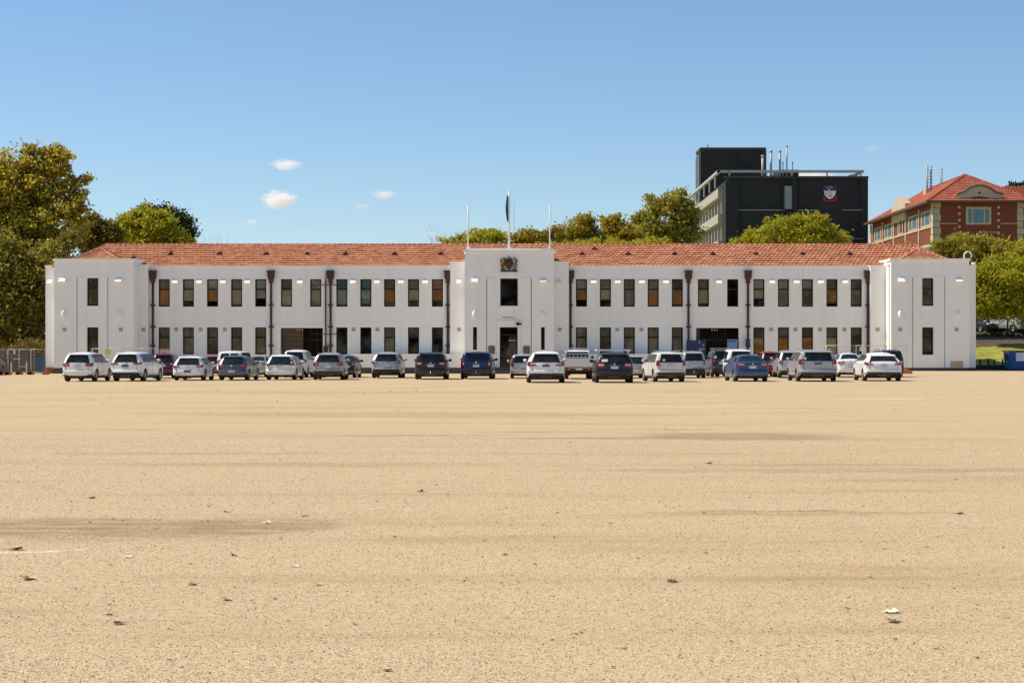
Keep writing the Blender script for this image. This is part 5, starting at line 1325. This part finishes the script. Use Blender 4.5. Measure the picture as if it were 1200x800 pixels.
# slatted service fence, blue cabin and barrier behind the left temporary fence
DF = 127.5; o = empty('slat_fence', (PX(34, DF), DF, 0), 'brown slatted service fence behind the left temporary fence', 'fence')
m = MB()
for i in range(9):
    z = .15 + i*.2; m.box(PX(-40, DF), PX(40, DF), DF, DF+.03, z, z+.15)
m.build('slats', mat('olive_brown_slats', (.13, .105, .06), .8), o)
m = MB()
for p in (-38, -20, -2, 14, 30, 39.6): m.box(PX(p, DF)-.04, PX(p, DF)+.04, DF+.03, DF+.1, 0, 2.0)
m.build('post', M['grey'], o)
m = MB()
for p in (16, 24): m.box(PX(p, DF-1), PX(p+8 if p == 16 else p+8, DF-1), DF-1.02, DF-.98, PZ(421 if p == 16 else 429.6, DF-1), PZ(420.3 if p == 16 else 429, DF-1))
m.box(PX(13, DF-1)-.03, PX(13, DF-1)+.03, DF-1.04, DF-.96, 0, .85); m.box(PX(31, DF-1)-.03, PX(31, DF-1)+.03, DF-1.04, DF-.96, 0, .85)
m.build('barrier', M['white'], None, label='low white rail barrier behind the left temporary fence', cat='barrier')
Db = 132.0; m = MB(); m.box(PX(40.2, Db), PX(53.0, Db), Db, Db+1.6, .05, PZ(416.4, Db)); m.box(PX(39.8, Db), PX(53.0, Db), Db-.05, Db+1.7, PZ(416.4, Db), PZ(415.8, Db)); m.box(PX(40.2, Db)+.1, PX(40.2, Db)+.8, Db-.03, Db, .2, 1.25)
m.build('storage_cabin', mat('light_blue_paint', (.09, .19, .36), .5), None, label='light blue storage box tucked against the hall corner', cat='box')
# boards at the right gateway
Dn = D0-1.3
o = empty('display_board', (PX(815.7, Dn), Dn, gz(PX(815.7, Dn), Dn)), 'large navy display board beside the right gateway', 'board')
m = MB(); m.box(PX(804.3, Dn), PX(827, Dn), Dn-.03, Dn+.03, .6, PZ(398.6, Dn)); m.build('panel', M['navy'], o)
m = MB()
for p in (805.2, 826): m.box(PX(p, Dn)-.04, PX(p, Dn)+.04, Dn+.03, Dn+.1, 0, PZ(398.2, Dn))
m.build('post', M['grey'], o)
m = MB(); q = random.Random(2)
for i in range(5):
    x, z = PX(q.uniform(818, 825), Dn), PZ(q.uniform(400.5, 409), Dn); pts = [(x+q.uniform(.04,.10)*math.cos(t*1.05), z+q.uniform(.05,.12)*math.sin(t*1.05)) for t in range(6)]; m.prism(pts, Dn-.035, Dn-.03)
m.build('pale_marks', M['skyblue'], o)
m = MB()
for i in range(4):
    x, z = PX(q.uniform(806, 815), Dn), PZ(q.uniform(401, 408), Dn); pts = [(x+q.uniform(.02,.06)*math.cos(t*1.05), z+q.uniform(.02,.06)*math.sin(t*1.05)) for t in range(6)]; m.prism(pts, Dn-.035, Dn-.03)
m.build('red_marks', M['maroon'], o)
Dn2 = D0-.5; o = empty('display_board', (PX(858, Dn2), Dn2, gz(PX(858, Dn2), Dn2)), 'pale blue rectangular board standing in the dark right gateway', 'board')
m = MB(); m.box(PX(852.2, Dn2), PX(864.2, Dn2), Dn2-.03, Dn2+.03, .5, PZ(397.6, Dn2)); m.build('panel', M['skyblue'], o)
m = MB(); m.box(PX(853.4, Dn2), PX(863, Dn2), Dn2-.036, Dn2-.03, PZ(400.4, Dn2), PZ(399.2, Dn2)); m.build('heading_strip', M['navy'], o)
m = MB()
for p in (853, 863.4): m.box(PX(p, Dn2)-.03, PX(p, Dn2)+.03, Dn2+.03, Dn2+.08, 0, PZ(398, Dn2))
m.build('post', M['grey'], o)
Dn3 = D0-.42; m = MB(); m.box(PX(873.6, Dn3), PX(879, Dn3), Dn3-.02, Dn3+.0, PZ(407, Dn3), PZ(397.2, Dn3)); o = m.build('hanging_banner', M['navy'], None, label='narrow blue banner with pale patch strapped to a right downpipe', cat='banner')
m = MB(); m.box(PX(876.2, Dn3), PX(878.6, Dn3), Dn3-.026, Dn3-.02, PZ(403, Dn3), PZ(399, Dn3)); m.build('pale_patch', M['skyblue'], o)
# skip, kerb planting bed and posts at the right
Ds_ = 131.0; gx0, gx1 = PX(1183, Ds_), PX(1222, Ds_); g0 = .2
o = empty('waste_skip', ((gx0+gx1)/2, Ds_, g0), 'blue lidded waste skip with white panel at the right edge', 'skip')
zt_ = PZ(410.6, Ds_)
m = MB(); m.add([(gx0+.1, Ds_, g0+.1), (gx1, Ds_, g0+.1), (gx1, Ds_+1.6, g0+.1), (gx0+.1, Ds_+1.6, g0+.1), (gx0, Ds_-.05, zt_-.12), (gx1, Ds_-.05, zt_-.12), (gx1, Ds_+1.65, zt_-.12), (gx0, Ds_+1.65, zt_-.12)],
    [(0,3,2,1), (4,5,6,7), (0,1,5,4), (1,2,6,5), (2,3,7,6), (3,0,4,7)]); m.box(gx0-.05, gx1, Ds_-.10, Ds_-.0, zt_-.2, zt_-.1)
for i in range(4): m.box(gx0+.12+i*.8, gx0+.2+i*.8, Ds_-.09, Ds_-.02, g0+.12, zt_-.2)
m.build('body', M['blue'], o)
m = MB(); m.box(gx0-.05, gx1+.05, Ds_-.1, Ds_+1.7, zt_-.1, zt_); m.build('lid', mat('dark_blue_lid', (.008,.03,.10), .5), o)
m = MB(); m.box(PX(1190, Ds_), PX(1215, Ds_), Ds_-.13, Ds_-.10, PZ(423, Ds_), PZ(413.2, Ds_)); m.build('white_panel', M['white'], o)
m = MB()
for x in (gx0+.3, gx1-.3): m.tube([(x-.04, Ds_+.2, g0+.09), (x+.04, Ds_+.2, g0+.09)], .09, 10); m.tube([(x-.04, Ds_+1.4, g0+.09), (x+.04, Ds_+1.4, g0+.09)], .09, 10)
m.build('castor', M['black'], o)
m = MB(); m.box(gx0-.14, gx0-.02, Ds_+.5, Ds_+.62, zt_-.75, zt_-.35); m.build('lifting_lug', M['black'], o)
Dg = 133.2; m = MB(); m.box(PX(1143.6, Dg), PX(1260, Dg), Dg, Dg+.35, -.1, PZ(427.6, Dg)); m.build('low_wall', mat('dark_bluestone', (.035,.03,.028), .9), None, label='low dark stone edging wall at the foot of the grass bank', cat='wall')
pls = ['nearest the hall', 'second along from the hall', 'third along from the hall', 'nearest the blue skip']
for i, p in enumerate((1148.8, 1158, 1165, 1175)):
    m = MB(); x = PX(p, Dg+.15); zb = PZ(427.6, Dg+.15); m.box(x-.05, x+.05, Dg+.1, Dg+.2, zb, zb+.42); m.blob((x, Dg+.15, zb+.43), (.06,.06,.05), 8, 6); m.build('fence_post', M['black'], None, label='short dark post on the low stone wall, ' + pls[i], cat='post', group='short posts along the grass bank')

# ------------------------------------------------------------------ trees
def leaves_mesh(name, blobs, n, leaf, seed, m, parent=None, clump=.135, flat=.6):
    """blobs: (x,y,z,rx,ry,rz); leaf quads scattered in clumps through each blob's outer volume"""
    g = np.random.default_rng(seed); w = np.array([(b[3]*b[5])**1.0 for b in blobs]); w = w/w.sum()
    C = []; S = []
    for b, wi in zip(blobs, w):
        k = max(30, int(n*wi)); nc = max(8, k//40)
        d = g.normal(size=(nc, 3)); d /= np.linalg.norm(d, axis=1)[:, None]
        rad = g.uniform(.25, 1.0, nc)**.42 * (1 + .13*g.normal(size=nc))
        cc = d*rad[:, None]*np.array(b[3:6]) + np.array(b[:3])
        idx = g.integers(0, nc, k); rr = clump*min(b[3], b[5]) + .15
        C.append(cc[idx] + g.normal(size=(k, 3))*rr*np.array([1, 1, flat])*g.uniform(.5, 1.2, nc)[idx][:, None])
    C = np.vstack(C); k = len(C)
    a = g.normal(size=(k, 3)); a /= np.linalg.norm(a, axis=1)[:, None]
    b_ = np.cross(a, g.normal(size=(k, 3))); b_ /= np.linalg.norm(b_, axis=1)[:, None]
    s = leaf*g.uniform(.55, 1.35, k)[:, None]
    nn = np.cross(a, b_)
    V = np.stack([C-a*s, C+b_*s*.62+nn*s*.15, C+a*s, C-b_*s*.62+nn*s*.15], 1).reshape(-1, 3)
    org = np.array(org_of(parent)) if parent is not None else np.array([C[:,0].mean(), C[:,1].mean(), C[:,2].min()])
    V = V - org
    me = bpy.data.meshes.new(name); me.vertices.add(4*k); me.vertices.foreach_set('co', V.astype(np.float32).ravel())
    me.loops.add(4*k); me.loops.foreach_set('vertex_index', np.arange(4*k, dtype=np.int32))
    me.polygons.add(k); me.polygons.foreach_set('loop_start', np.arange(0, 4*k, 4, dtype=np.int32)); me.polygons.foreach_set('loop_total', np.full(k, 4, dtype=np.int32))
    me.update(calc_edges=True); me.materials.append(m)
    o = bpy.data.objects.new(name, me); col.objects.link(o)
    if parent is not None: o.parent = parent
    else: o.location = org
    return o
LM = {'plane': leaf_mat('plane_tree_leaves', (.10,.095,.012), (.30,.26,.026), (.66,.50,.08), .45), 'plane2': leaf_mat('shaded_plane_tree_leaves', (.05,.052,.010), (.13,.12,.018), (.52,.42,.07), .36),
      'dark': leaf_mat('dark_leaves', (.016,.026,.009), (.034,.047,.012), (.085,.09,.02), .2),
      'bright': leaf_mat('bright_leaves', (.17,.18,.012), (.36,.34,.020), (.58,.50,.035), .45),
      'olive': leaf_mat('olive_leaves', (.11,.11,.016), (.28,.25,.03), (.55,.44,.06), .42),
      'autumn': leaf_mat('autumn_leaves', (.13,.115,.014), (.32,.25,.022), (.56,.40,.04), .42),
      'rust': leaf_mat('rusty_leaves', (.12,.06,.015), (.22,.13,.03), (.30,.22,.06), .3)}
def tree(label, D, blobs, n, leaf, kind, base_px, seed, z0=0.0, name='tree', r=.35, group=None, cat='tree', clump=.135):
    B = []
    for px_, py_, rx_, ry_ in blobs:
        k = D/F; B.append((PX(px_, D), D + ((seed*37+px_*13) % 7 - 3)*.12*rx_*k, PZ(py_, D), rx_*k, rx_*k*.85, ry_*k))
    bx_ = PX(base_px, D)
    o = empty(name, (bx_, D, z0), label, cat, group)
    leaves_mesh('crown', B, n, leaf, seed, LM[kind], o, clump)
    m = MB(); rr = random.Random(seed)
    top = max(B, key=lambda b: b[2]); fork = z0 + (min(b[2]-b[5]*.4 for b in B) - z0)*.8 if min(b[2]-b[5]*.4 for b in B) > z0+1.5 else z0+1.8
    mid = Vector((bx_+rr.uniform(-.2,.2), D, fork)); m.tube([(bx_, D, z0-.3), (bx_+rr.uniform(-.1,.1), D, (z0+fork)/2), mid], [r*1.3, r, r*.85], 10)
    for b in B:
        e = Vector(b[:3]); h = mid.lerp(e, .5)+Vector((rr.uniform(-.3,.3), rr.uniform(-.3,.3), rr.uniform(.0,.5)))
        m.tube([mid, h, e], [r*.55, r*.32, r*.12], 7)
        for _ in range(4):
            t = Vector((b[0]+rr.uniform(-.8,.8)*b[3], b[1]+rr.uniform(-.8,.8)*b[4], b[2]+rr.uniform(-.3,.98)*b[5])); m.tube([h.lerp(e, rr.uniform(.3,1)), t], [r*.16, r*.03], 5)
    m.build('trunk', M['bark'], o)
    return o
tree('tall plane tree with golden-green leaves left of the hall, reaching the picture edge', 143, [(8,222,42,40),(48,212,34,34),(70,190,18,18),(42,190,22,16),(84,225,20,18),(99,209,9,7),(-8,198,30,24),(58,262,42,40),(8,290,52,50),(92,250,14,14),(-48,240,46,50),(36,178,12,8),(66,176,10,7),(20,260,40,40)], 46000, .16, 'plane', 20, 1, r=.5)
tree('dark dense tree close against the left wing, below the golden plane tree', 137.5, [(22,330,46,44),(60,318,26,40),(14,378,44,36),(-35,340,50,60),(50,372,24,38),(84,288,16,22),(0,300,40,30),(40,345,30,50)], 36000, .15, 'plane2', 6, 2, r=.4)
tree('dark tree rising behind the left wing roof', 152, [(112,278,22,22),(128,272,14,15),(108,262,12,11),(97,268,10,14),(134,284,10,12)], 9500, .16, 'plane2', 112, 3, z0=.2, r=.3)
tree('bright yellow-green round tree behind the left end of the roof', 160, [(172,272,26,26),(152,266,17,17),(187,266,18,19),(200,282,18,16),(163,256,14,10),(214,286,14,9)], 17000, .14, 'bright', 172, 4, z0=1, r=.3)
tree('dark green domed evergreen behind the bright round tree', 172, [(190,262,26,24),(208,268,19,22),(172,262,24,20),(160,270,18,18),(222,280,8,10)], 14000, .15, 'dark', 192, 5, z0=1, r=.35)
tb_g = 'trees behind the hall roof'
tree('low sparse yellow-green treetop just left of the left flagpole', 170, [(566,280,26,12),(540,283,20,7),(585,281,14,9)], 5000, .14, 'bright', 566, 6, z0=3, group=tb_g)
tree('low golden treetop between the central and right flagpoles', 172, [(628,280,22,12),(608,284,12,8),(650,277,14,11)], 5500, .15, 'autumn', 630, 7, z0=3, group=tb_g)
tree('golden treetop with an uneven top just right of the right flagpole', 174, [(684,270,18,16),(668,280,14,12),(687,258,9,8),(700,282,14,10)], 6500, .15, 'autumn', 684, 8, z0=3, group=tb_g)
tree('rounded golden-green treetop left of the tallest tree behind the roof', 176, [(722,266,17,13),(730,278,22,14),(712,258,8,6),(745,282,16,10)], 7000, .15, 'autumn', 724, 9, z0=3, group=tb_g)
tree('tallest golden-olive tree behind the roof, beside the dark office block', 180, [(780,262,30,26),(766,240,12,12),(790,236,15,13),(806,248,14,16),(800,272,22,18),(760,274,22,16),(751,258,10,10)], 15000, .16, 'olive', 780, 10, z0=3, r=.4, group=tb_g)
tree('strip of bright low foliage over the roof ridge right of centre', 168, [(700,287,40,6),(760,287,40,7),(650,288,30,4)], 4500, .14, 'bright', 730, 11, z0=3, r=.2, group=tb_g)
tree('bright yellow-green tree in front of the charcoal office block', 166, [(938,276,34,24),(905,280,28,19),(955,266,20,15),(972,284,20,14),(880,284,18,12),(925,264,18,12),(862,286,8,6)], 20000, .14, 'bright', 930, 12, z0=3, r=.35, group=tb_g)
tree('dark sparse tree between the bright tree and charcoal block wall', 176, [(915,272,26,15),(985,282,18,9),(890,276,12,10)], 1500, .15, 'olive', 915, 13, z0=4, r=.25, group=tb_g)
tree('drab olive tree before the brick building, behind the right wing', 160, [(1132,290,34,17),(1110,294,22,14),(1155,298,22,18),(1168,312,16,16),(1095,330,34,34),(1060,320,34,30),(1118,345,24,40)], 24000, .14, 'olive', 1132, 14, z0=3, r=.35)  # lower blobs hidden behind the wing are added to cast shade on the bank
tree('bright green tree right of the right wing with drooping leaves', 152, [(1168,332,34,26),(1150,345,22,24),(1186,318,26,20),(1175,352,34,18),(1200,340,26,28),(1150,322,14,14),(1158,360,18,12)], 26000, .14, 'bright', 1210, 15, z0=2.2, r=.25)
tree('green tree at the right picture edge in front of the brick building', 158, [(1205,310,30,30),(1216,345,32,34),(1192,300,14,10)], 11000, .15, 'bright', 1212, 16, z0=3, r=.35)
tree('dark hedge filling the shade behind the terrace cars at the right', 174, [(1150,372,30,26),(1185,366,30,26),(1215,372,34,28),(1250,360,40,34),(1120,372,36,30),(1168,352,34,22)], 26000, .2, 'dark', 1180, 17, z0=3.4, name='hedge', cat='hedge', r=.25)  # enlarged and darkened to stand in for the deep shade here
tree('tree tops showing over the brick building roof at the right edge', 240, [(1190,222,14,7),(1210,220,16,9)], 900, .22, 'dark', 1195, 18, z0=10, r=.4)
tree('low dark hedge added as shade under the terrace cars at the top of the grass', 160.5, [(1152,397,22,4.5),(1180,393,20,4),(1215,391,22,4.5)], 5000, .09, 'dark', 1180, 19, z0=2.9, name='hedge', cat='hedge', r=.08)  # added dark strip standing in for the shade below the cars
tree('rusty-leaved shrub behind the left temporary fence', 131, [(36,406,16,8),(20,412,14,8),(48,408,10,7)], 3500, .10, 'rust', 34, 20, name='shrub', cat='shrub', r=.1)
tree('dark hedge filling the ground behind the left service fence', 138, [(0,410,30,24),(-40,400,40,34),(40,412,24,22)], 6000, .16, 'plane', 5, 21, name='hedge', cat='hedge', r=.15)
# unseen tree belt added behind the viewer, only for reflections in glass
gb = random.Random(31); bl = []
for i in range(26):
    x = -95 + i*7.6 + gb.uniform(-2, 2); h = gb.uniform(13, 21); bl.append((x, -60+gb.uniform(-6, 6), h*.55, 6.5, 5, h*.5))
ob_ = leaves_mesh('reflection_trees', bl, 30000, .75, 77, LM['dark']); tag(ob_, 'unseen belt of trees added behind the viewer for glass reflections', 'reflection_trees', kind='stuff')
# bare twigs over the ridge
def twigs(px_, D, label, h, seed, z0):
    m = MB(); rr = random.Random(seed)
    def br(p, d, l, r, k):
        e = p + d*l; m.tube([p, e], [r, r*.6], 4, False)
        if k == 0: return
        for _ in range(3): br(p.lerp(e, rr.uniform(.5, 1)), (d+Vector((rr.uniform(-.7,.7), rr.uniform(-.5,.5), rr.uniform(-.1,.3)))).normalized(), l*.62, r*.55, k-1)
    for i in range(4): br(Vector((PX(px_, D)+rr.uniform(-.6,.6), D, z0)), Vector((rr.uniform(-.25,.25), 0, 1)).normalized(), h, .035, 4)
    m.build('bare_tree', mat('dry_twig', (.10,.075,.05), .95), None, label=label, cat='tree')
twigs(238, 175, 'leafless twigs showing above the ridge right of the dark evergreen', 6.0, 4, 1)
twigs(512, 172, 'leafless twigs above the ridge left of the low treetop', 6.2, 6, 1.5)

# ------------------------------------------------------------------ fallen leaves
lmats = [mat('dry_leaf_brown', (.20,.12,.06), .9, var=.4, vs=60), mat('dry_leaf_pale', (.80,.68,.48), .9, var=.3, vs=60), mat('dry_leaf_dark', (.075,.045,.03), .9, var=.3, vs=60)]
def leaf_mesh(seed, mt):
    """curled maple-like leaf, 1 m nominal, with a stalk"""
    rr = random.Random(seed); n = 14; m = MB(); vs = [(0, 0, .05)]; fs = []
    for ring in (.5, 1.0):
        for i in range(n):
            t = 2*math.pi*i/n; lob = .55+.45*abs(math.cos(t*2.5+.3)) if ring == 1.0 else .8; r = .5*ring*lob*rr.uniform(.85, 1.15)
            vs.append((r*math.cos(t), r*math.sin(t)*.8, .04+rr.uniform(0,.10)*ring+.20*ring*ring*max(0, math.sin(t*1.0+seed))*rr.uniform(.4,1)))
    for i in range(n):
        j = (i+1) % n; fs.append((0, 1+i, 1+j)); fs.append((1+i, 1+n+i, 1+n+j, 1+j))
    m.add(vs, fs, False)
    me_v = m.v; zmin = min(v[2] for v in me_v); m.v = [(v[0], v[1], v[2]-zmin+.005) for v in me_v]
    m.tube([(.3, 0, .03), (.55, .05, .05), (.8, .12, .03)], .012, 4)
    o = m.build('tmp', mt, None); d = o.data; bpy.data.objects.remove(o); return d
protos = [leaf_mesh(i, lmats[i % 3]) for i in range(9)]
big = [(15,644,16,2,'dark curled fallen leaf at the far left, beside the pale scraped line'),(28,679,20,1,'pale fallen leaf with dark stalk near the left edge'),(152,653,9,1,'small pale fallen leaf below the pale scraped line'),(228,685,14,1,'flat pale fallen leaf left of a broken pair'),
 (262,703,14,1,'buff fallen leaf nearest the left foreground centre'),(344,664,9,1,'pale fallen leaf near the end of the left stain'),(371,685,11,1,'grey-edged pale leaf in the left foreground'),(142,731,13,0,'brown fallen leaf low in the left foreground'),(127,721,8,0,'small brown leaf just above a larger one, left foreground'),
 (315,613,11,1,'white scrap-like leaf lying on the left dark stain'),(358,605,7,2,'dark leaf at the right tip of the left stain'),(267,600,7,2,'dark leaf above the left stain'),(273,651,7,2,'dark leaf scrap right of the pale scraped line'),
 (494,576,8,2,'dark upright fallen leaf left of centre'),(829,543,8,2,'dark fallen leaf below the right stain'),(1122,602,10,2,'dark curled leaf at the right of the yard'),(590,650,7,2,'small dark leaf just left of the picture centre'),
 (1046,718,17,1,'larger pale curled leaf in a touching pair, right foreground'),(1043,729,19,1,'front leaf of the touching pair, pale with dark edge'),(992,713,6,2,'small dark leaf left of the touching pair'),(790,682,12,0,'thin brown leaf right of centre foreground'),
 (1096,760,7,0,'brown leaf in the right bottom foreground'),(826,601,7,1,'pale leaf speck under the right stain'),(106,584,9,0,'thin brown leaf in the upper left yard'),(452,786,10,0,'brown leaf at the bottom edge left of centre'),(418,732,5,2,'tiny dark leaf in the left central foreground')]
rl = random.Random(9)
def put_leaf(px_, py_, w, k, label, grp):
    D = DG(py_); o = bpy.data.objects.new('fallen_leaf', protos[k + 3*rl.randrange(3)]); col.objects.link(o)
    s_ = w*D/F*1.2; o.location = (PX(px_, D), D, .004); o.scale = (s_, s_, s_*1.1); o.rotation_euler = (0, 0, rl.uniform(-.6, .6)+(math.pi if rl.random() < .5 else 0)); tag(o, label, 'leaf', grp)
for a in big: put_leaf(*a, 'fallen leaves on the yard')
for i in range(170):
    py_ = 455 + 330*rl.random()**1.6; px_ = rl.uniform(5, 1195); w = rl.uniform(2.0, 4.5)*(.6+ (py_-450)/330*.8); put_leaf(px_, py_, w, rl.choice((0, 2, 2, 0, 1)), 'tiny dry leaf scrap scattered on the open sandy yard', 'tiny leaf scraps')

# loose grit standing proud of the surface, nearest the camera
def grit():
    g = np.random.default_rng(4); n = 115000
    D = 8.3 + 25*g.uniform(0, 1, n)**1.35; X = CX + g.uniform(-1, 1, n)*D*.315
    r = g.uniform(.0020, .0046, n)*np.where(g.uniform(0, 1, n) < .04, 1.7, 1)*(.75+.25*D/14)
    k = 5; th = np.linspace(0, 2*math.pi, k, endpoint=False)[None, :] + g.uniform(0, 6, n)[:, None]
    rr = r[:, None]*g.uniform(.7, 1.25, (n, k))
    base = np.stack([X[:, None]+rr*np.cos(th), D[:, None]+rr*np.sin(th), np.full((n, k), .0005)], -1)
    topr = rr*.62; top = np.stack([X[:, None]+topr*np.cos(th), D[:, None]+topr*np.sin(th), (r*g.uniform(.6, 1.1, n))[:, None]*np.ones((1, k))], -1)
    V = np.concatenate([base, top], 1).reshape(-1, 3); V -= np.array([0, 9, 0])
    nf = k+1; idx = []
    for q in range(k): idx += [q, (q+1) % k, k+(q+1) % k, k+q]
    idx += [k+q for q in range(k)]
    L = np.array(idx); loops = (L[None, :] + (2*k*np.arange(n))[:, None]).ravel()
    starts1 = np.array([4*q for q in range(k)]+[4*k]); per = len(idx)
    ls = (starts1[None, :] + (per*np.arange(n))[:, None]).ravel(); lt = np.tile(np.array([4]*k+[5]), n)
    me = bpy.data.meshes.new('grit'); me.vertices.add(len(V)); me.vertices.foreach_set('co', V.astype(np.float32).ravel())
    me.loops.add(len(loops)); me.loops.foreach_set('vertex_index', loops.astype(np.int32))
    me.polygons.add(len(ls)); me.polygons.foreach_set('loop_start', ls.astype(np.int32)); me.polygons.foreach_set('loop_total', lt.astype(np.int32)); me.update(calc_edges=True)
    gm = bpy.data.materials.new('grit_stone'); nt = NT(gm); q = nt.n('ShaderNodeNewGeometry')
    principled(nt, nt.ramp(q.outputs['Random Per Island'], [(0, (.10, .065, .035)), (.35, (.36, .26, .15)), (.7, (.56, .43, .27)), (1, (.78, .68, .50))]), .9, 0, .2)
    me.materials.append(gm); o = bpy.data.objects.new('loose_grit', me); col.objects.link(o); o.location = (0, 9, .0)
    tag(o, 'loose sandy grit scattered over the yard surface', 'grit', kind='stuff')
grit()

# ------------------------------------------------------------------ clouds
cm = bpy.data.materials.new('cloud_vapour'); nt = NT(cm)
tc = nt.n('ShaderNodeTexCoord'); ob = tc.outputs['Object']
ln = nt.n('ShaderNodeVectorMath', operation='LENGTH'); nt.l(ob, ln.inputs[0])
nz = nt.noise(nt.mapping(ob, (1, 1, 1)), 2.4, 6, .6)
e = nt.math('SUBTRACT', nt.math('ADD', nt.math('SUBTRACT', 1.0, ln.outputs['Value']), nt.math('MULTIPLY', nt.math('SUBTRACT', nz, .5), 1.9)), .12, True)
oi = nt.n('ShaderNodeObjectInfo'); sc_ = nt.n('ShaderNodeSeparateColor'); nt.l(oi.outputs['Color'], sc_.inputs[0])
dn = nt.math('MULTIPLY', nt.math('MULTIPLY', e, sc_.outputs[0]), .32)
pv = nt.n('ShaderNodeVolumePrincipled'); pv.inputs['Color'].default_value = (1, 1, 1, 1); pv.inputs['Anisotropy'].default_value = .1; nt.l(dn, pv.inputs['Density'])
oo = nt.n('ShaderNodeOutputMaterial'); nt.l(pv.outputs[0], oo.inputs['Volume'])
for px_, py_, w, h, dens, lab_ in ((335,193,22,8,.6,'small flat white cloud, the highest one above the left roof'),(327,234,24,13,1.0,'brightest puffy white cloud over the left half of the roof'),(295,260,9,5,.5,'tiny faint cloud just above the left roof ridge'),(450,228,20,7,.35,'faint flat cloud left of the flagpoles'),
    (424,242,12,5,.25,'very faint cloud wisp beneath the flat cloud'),(357,263,8,5,.3,'tiny cloud wisp right of the puffy cloud, near the ridge'),(505,274,14,5,.2,'small pale cloud just above the bare twigs'),(1022,174,14,6,.11,'faint cloud wisp high at the right above the office block'),(950,206,34,6,.4,'low pale cloud behind the office block roof frame')):
    D = 1500; k = D/F; m = MB(); m.blob((0, 0, 0), (1, 1, 1), 24, 16); o = m.build('cloud', cm, None, label=lab_, cat='cloud', group='small clouds', kind='thing')
    for v in o.data.vertices: v.co.z -= 1.0
    o.location = (PX(px_, D), D, PZ(py_, D)); o.scale = (w*k, w*k*.8, h*k); o.color = (dens, dens, dens, 1)

# ------------------------------------------------------------------ camera, sun, sky
cam = bpy.data.cameras.new('camera'); co = bpy.data.objects.new('camera', cam); col.objects.link(co); sc.camera = co
co.location = (CX, 0, CH); co.rotation_euler = (R(90), 0, 0); cam.sensor_width = 36; cam.lens = F/1200*36; cam.shift_y = (HOR-400)/1200
cam.clip_start = .1; cam.clip_end = 6000
SUN_EL, SUN_AZ = 53.0, -82.0      # azimuth measured from +Y (view direction), negative = left
ld = bpy.data.lights.new('sun', 'SUN'); ld.energy = SUN_E; ld.angle = R(.55); ld.color = (1.0, .93, .82)
lo = bpy.data.objects.new('sun', ld); col.objects.link(lo)
sd = Vector((math.sin(R(SUN_AZ))*math.cos(R(SUN_EL)), math.cos(R(SUN_AZ))*math.cos(R(SUN_EL)), math.sin(R(SUN_EL))))
lo.rotation_euler = sd.to_track_quat('Z', 'Y').to_euler(); lo.location = (-60, 20, 80)
w = bpy.data.worlds.new('World'); sc.world = w; w.use_nodes = True; nt_ = w.node_tree; nt_.nodes.clear()
sky = nt_.nodes.new('ShaderNodeTexSky'); sky.sky_type = 'NISHITA'; sky.sun_disc = False; sky.sun_elevation = R(SUN_EL); sky.sun_rotation = R(SUN_AZ)
sky.altitude = SKY[0]; sky.air_density = SKY[1]; sky.dust_density = SKY[2]; sky.ozone_density = SKY[3]
bg = nt_.nodes.new('ShaderNodeBackground'); bg.inputs[1].default_value = SKY_S; wo = nt_.nodes.new('ShaderNodeOutputWorld')
nt_.links.new(sky.outputs[0], bg.inputs[0]); nt_.links.new(bg.outputs[0], wo.inputs[0])
sc.view_settings.view_transform = 'Standard'; sc.view_settings.look = 'None'; sc.view_settings.exposure = EXPO; sc.view_settings.gamma = 1
sc.cycles.max_bounces = 8; sc.cycles.transparent_max_bounces = 12; sc.cycles.volume_bounces = 6
sc.cycles.use_denoising = True
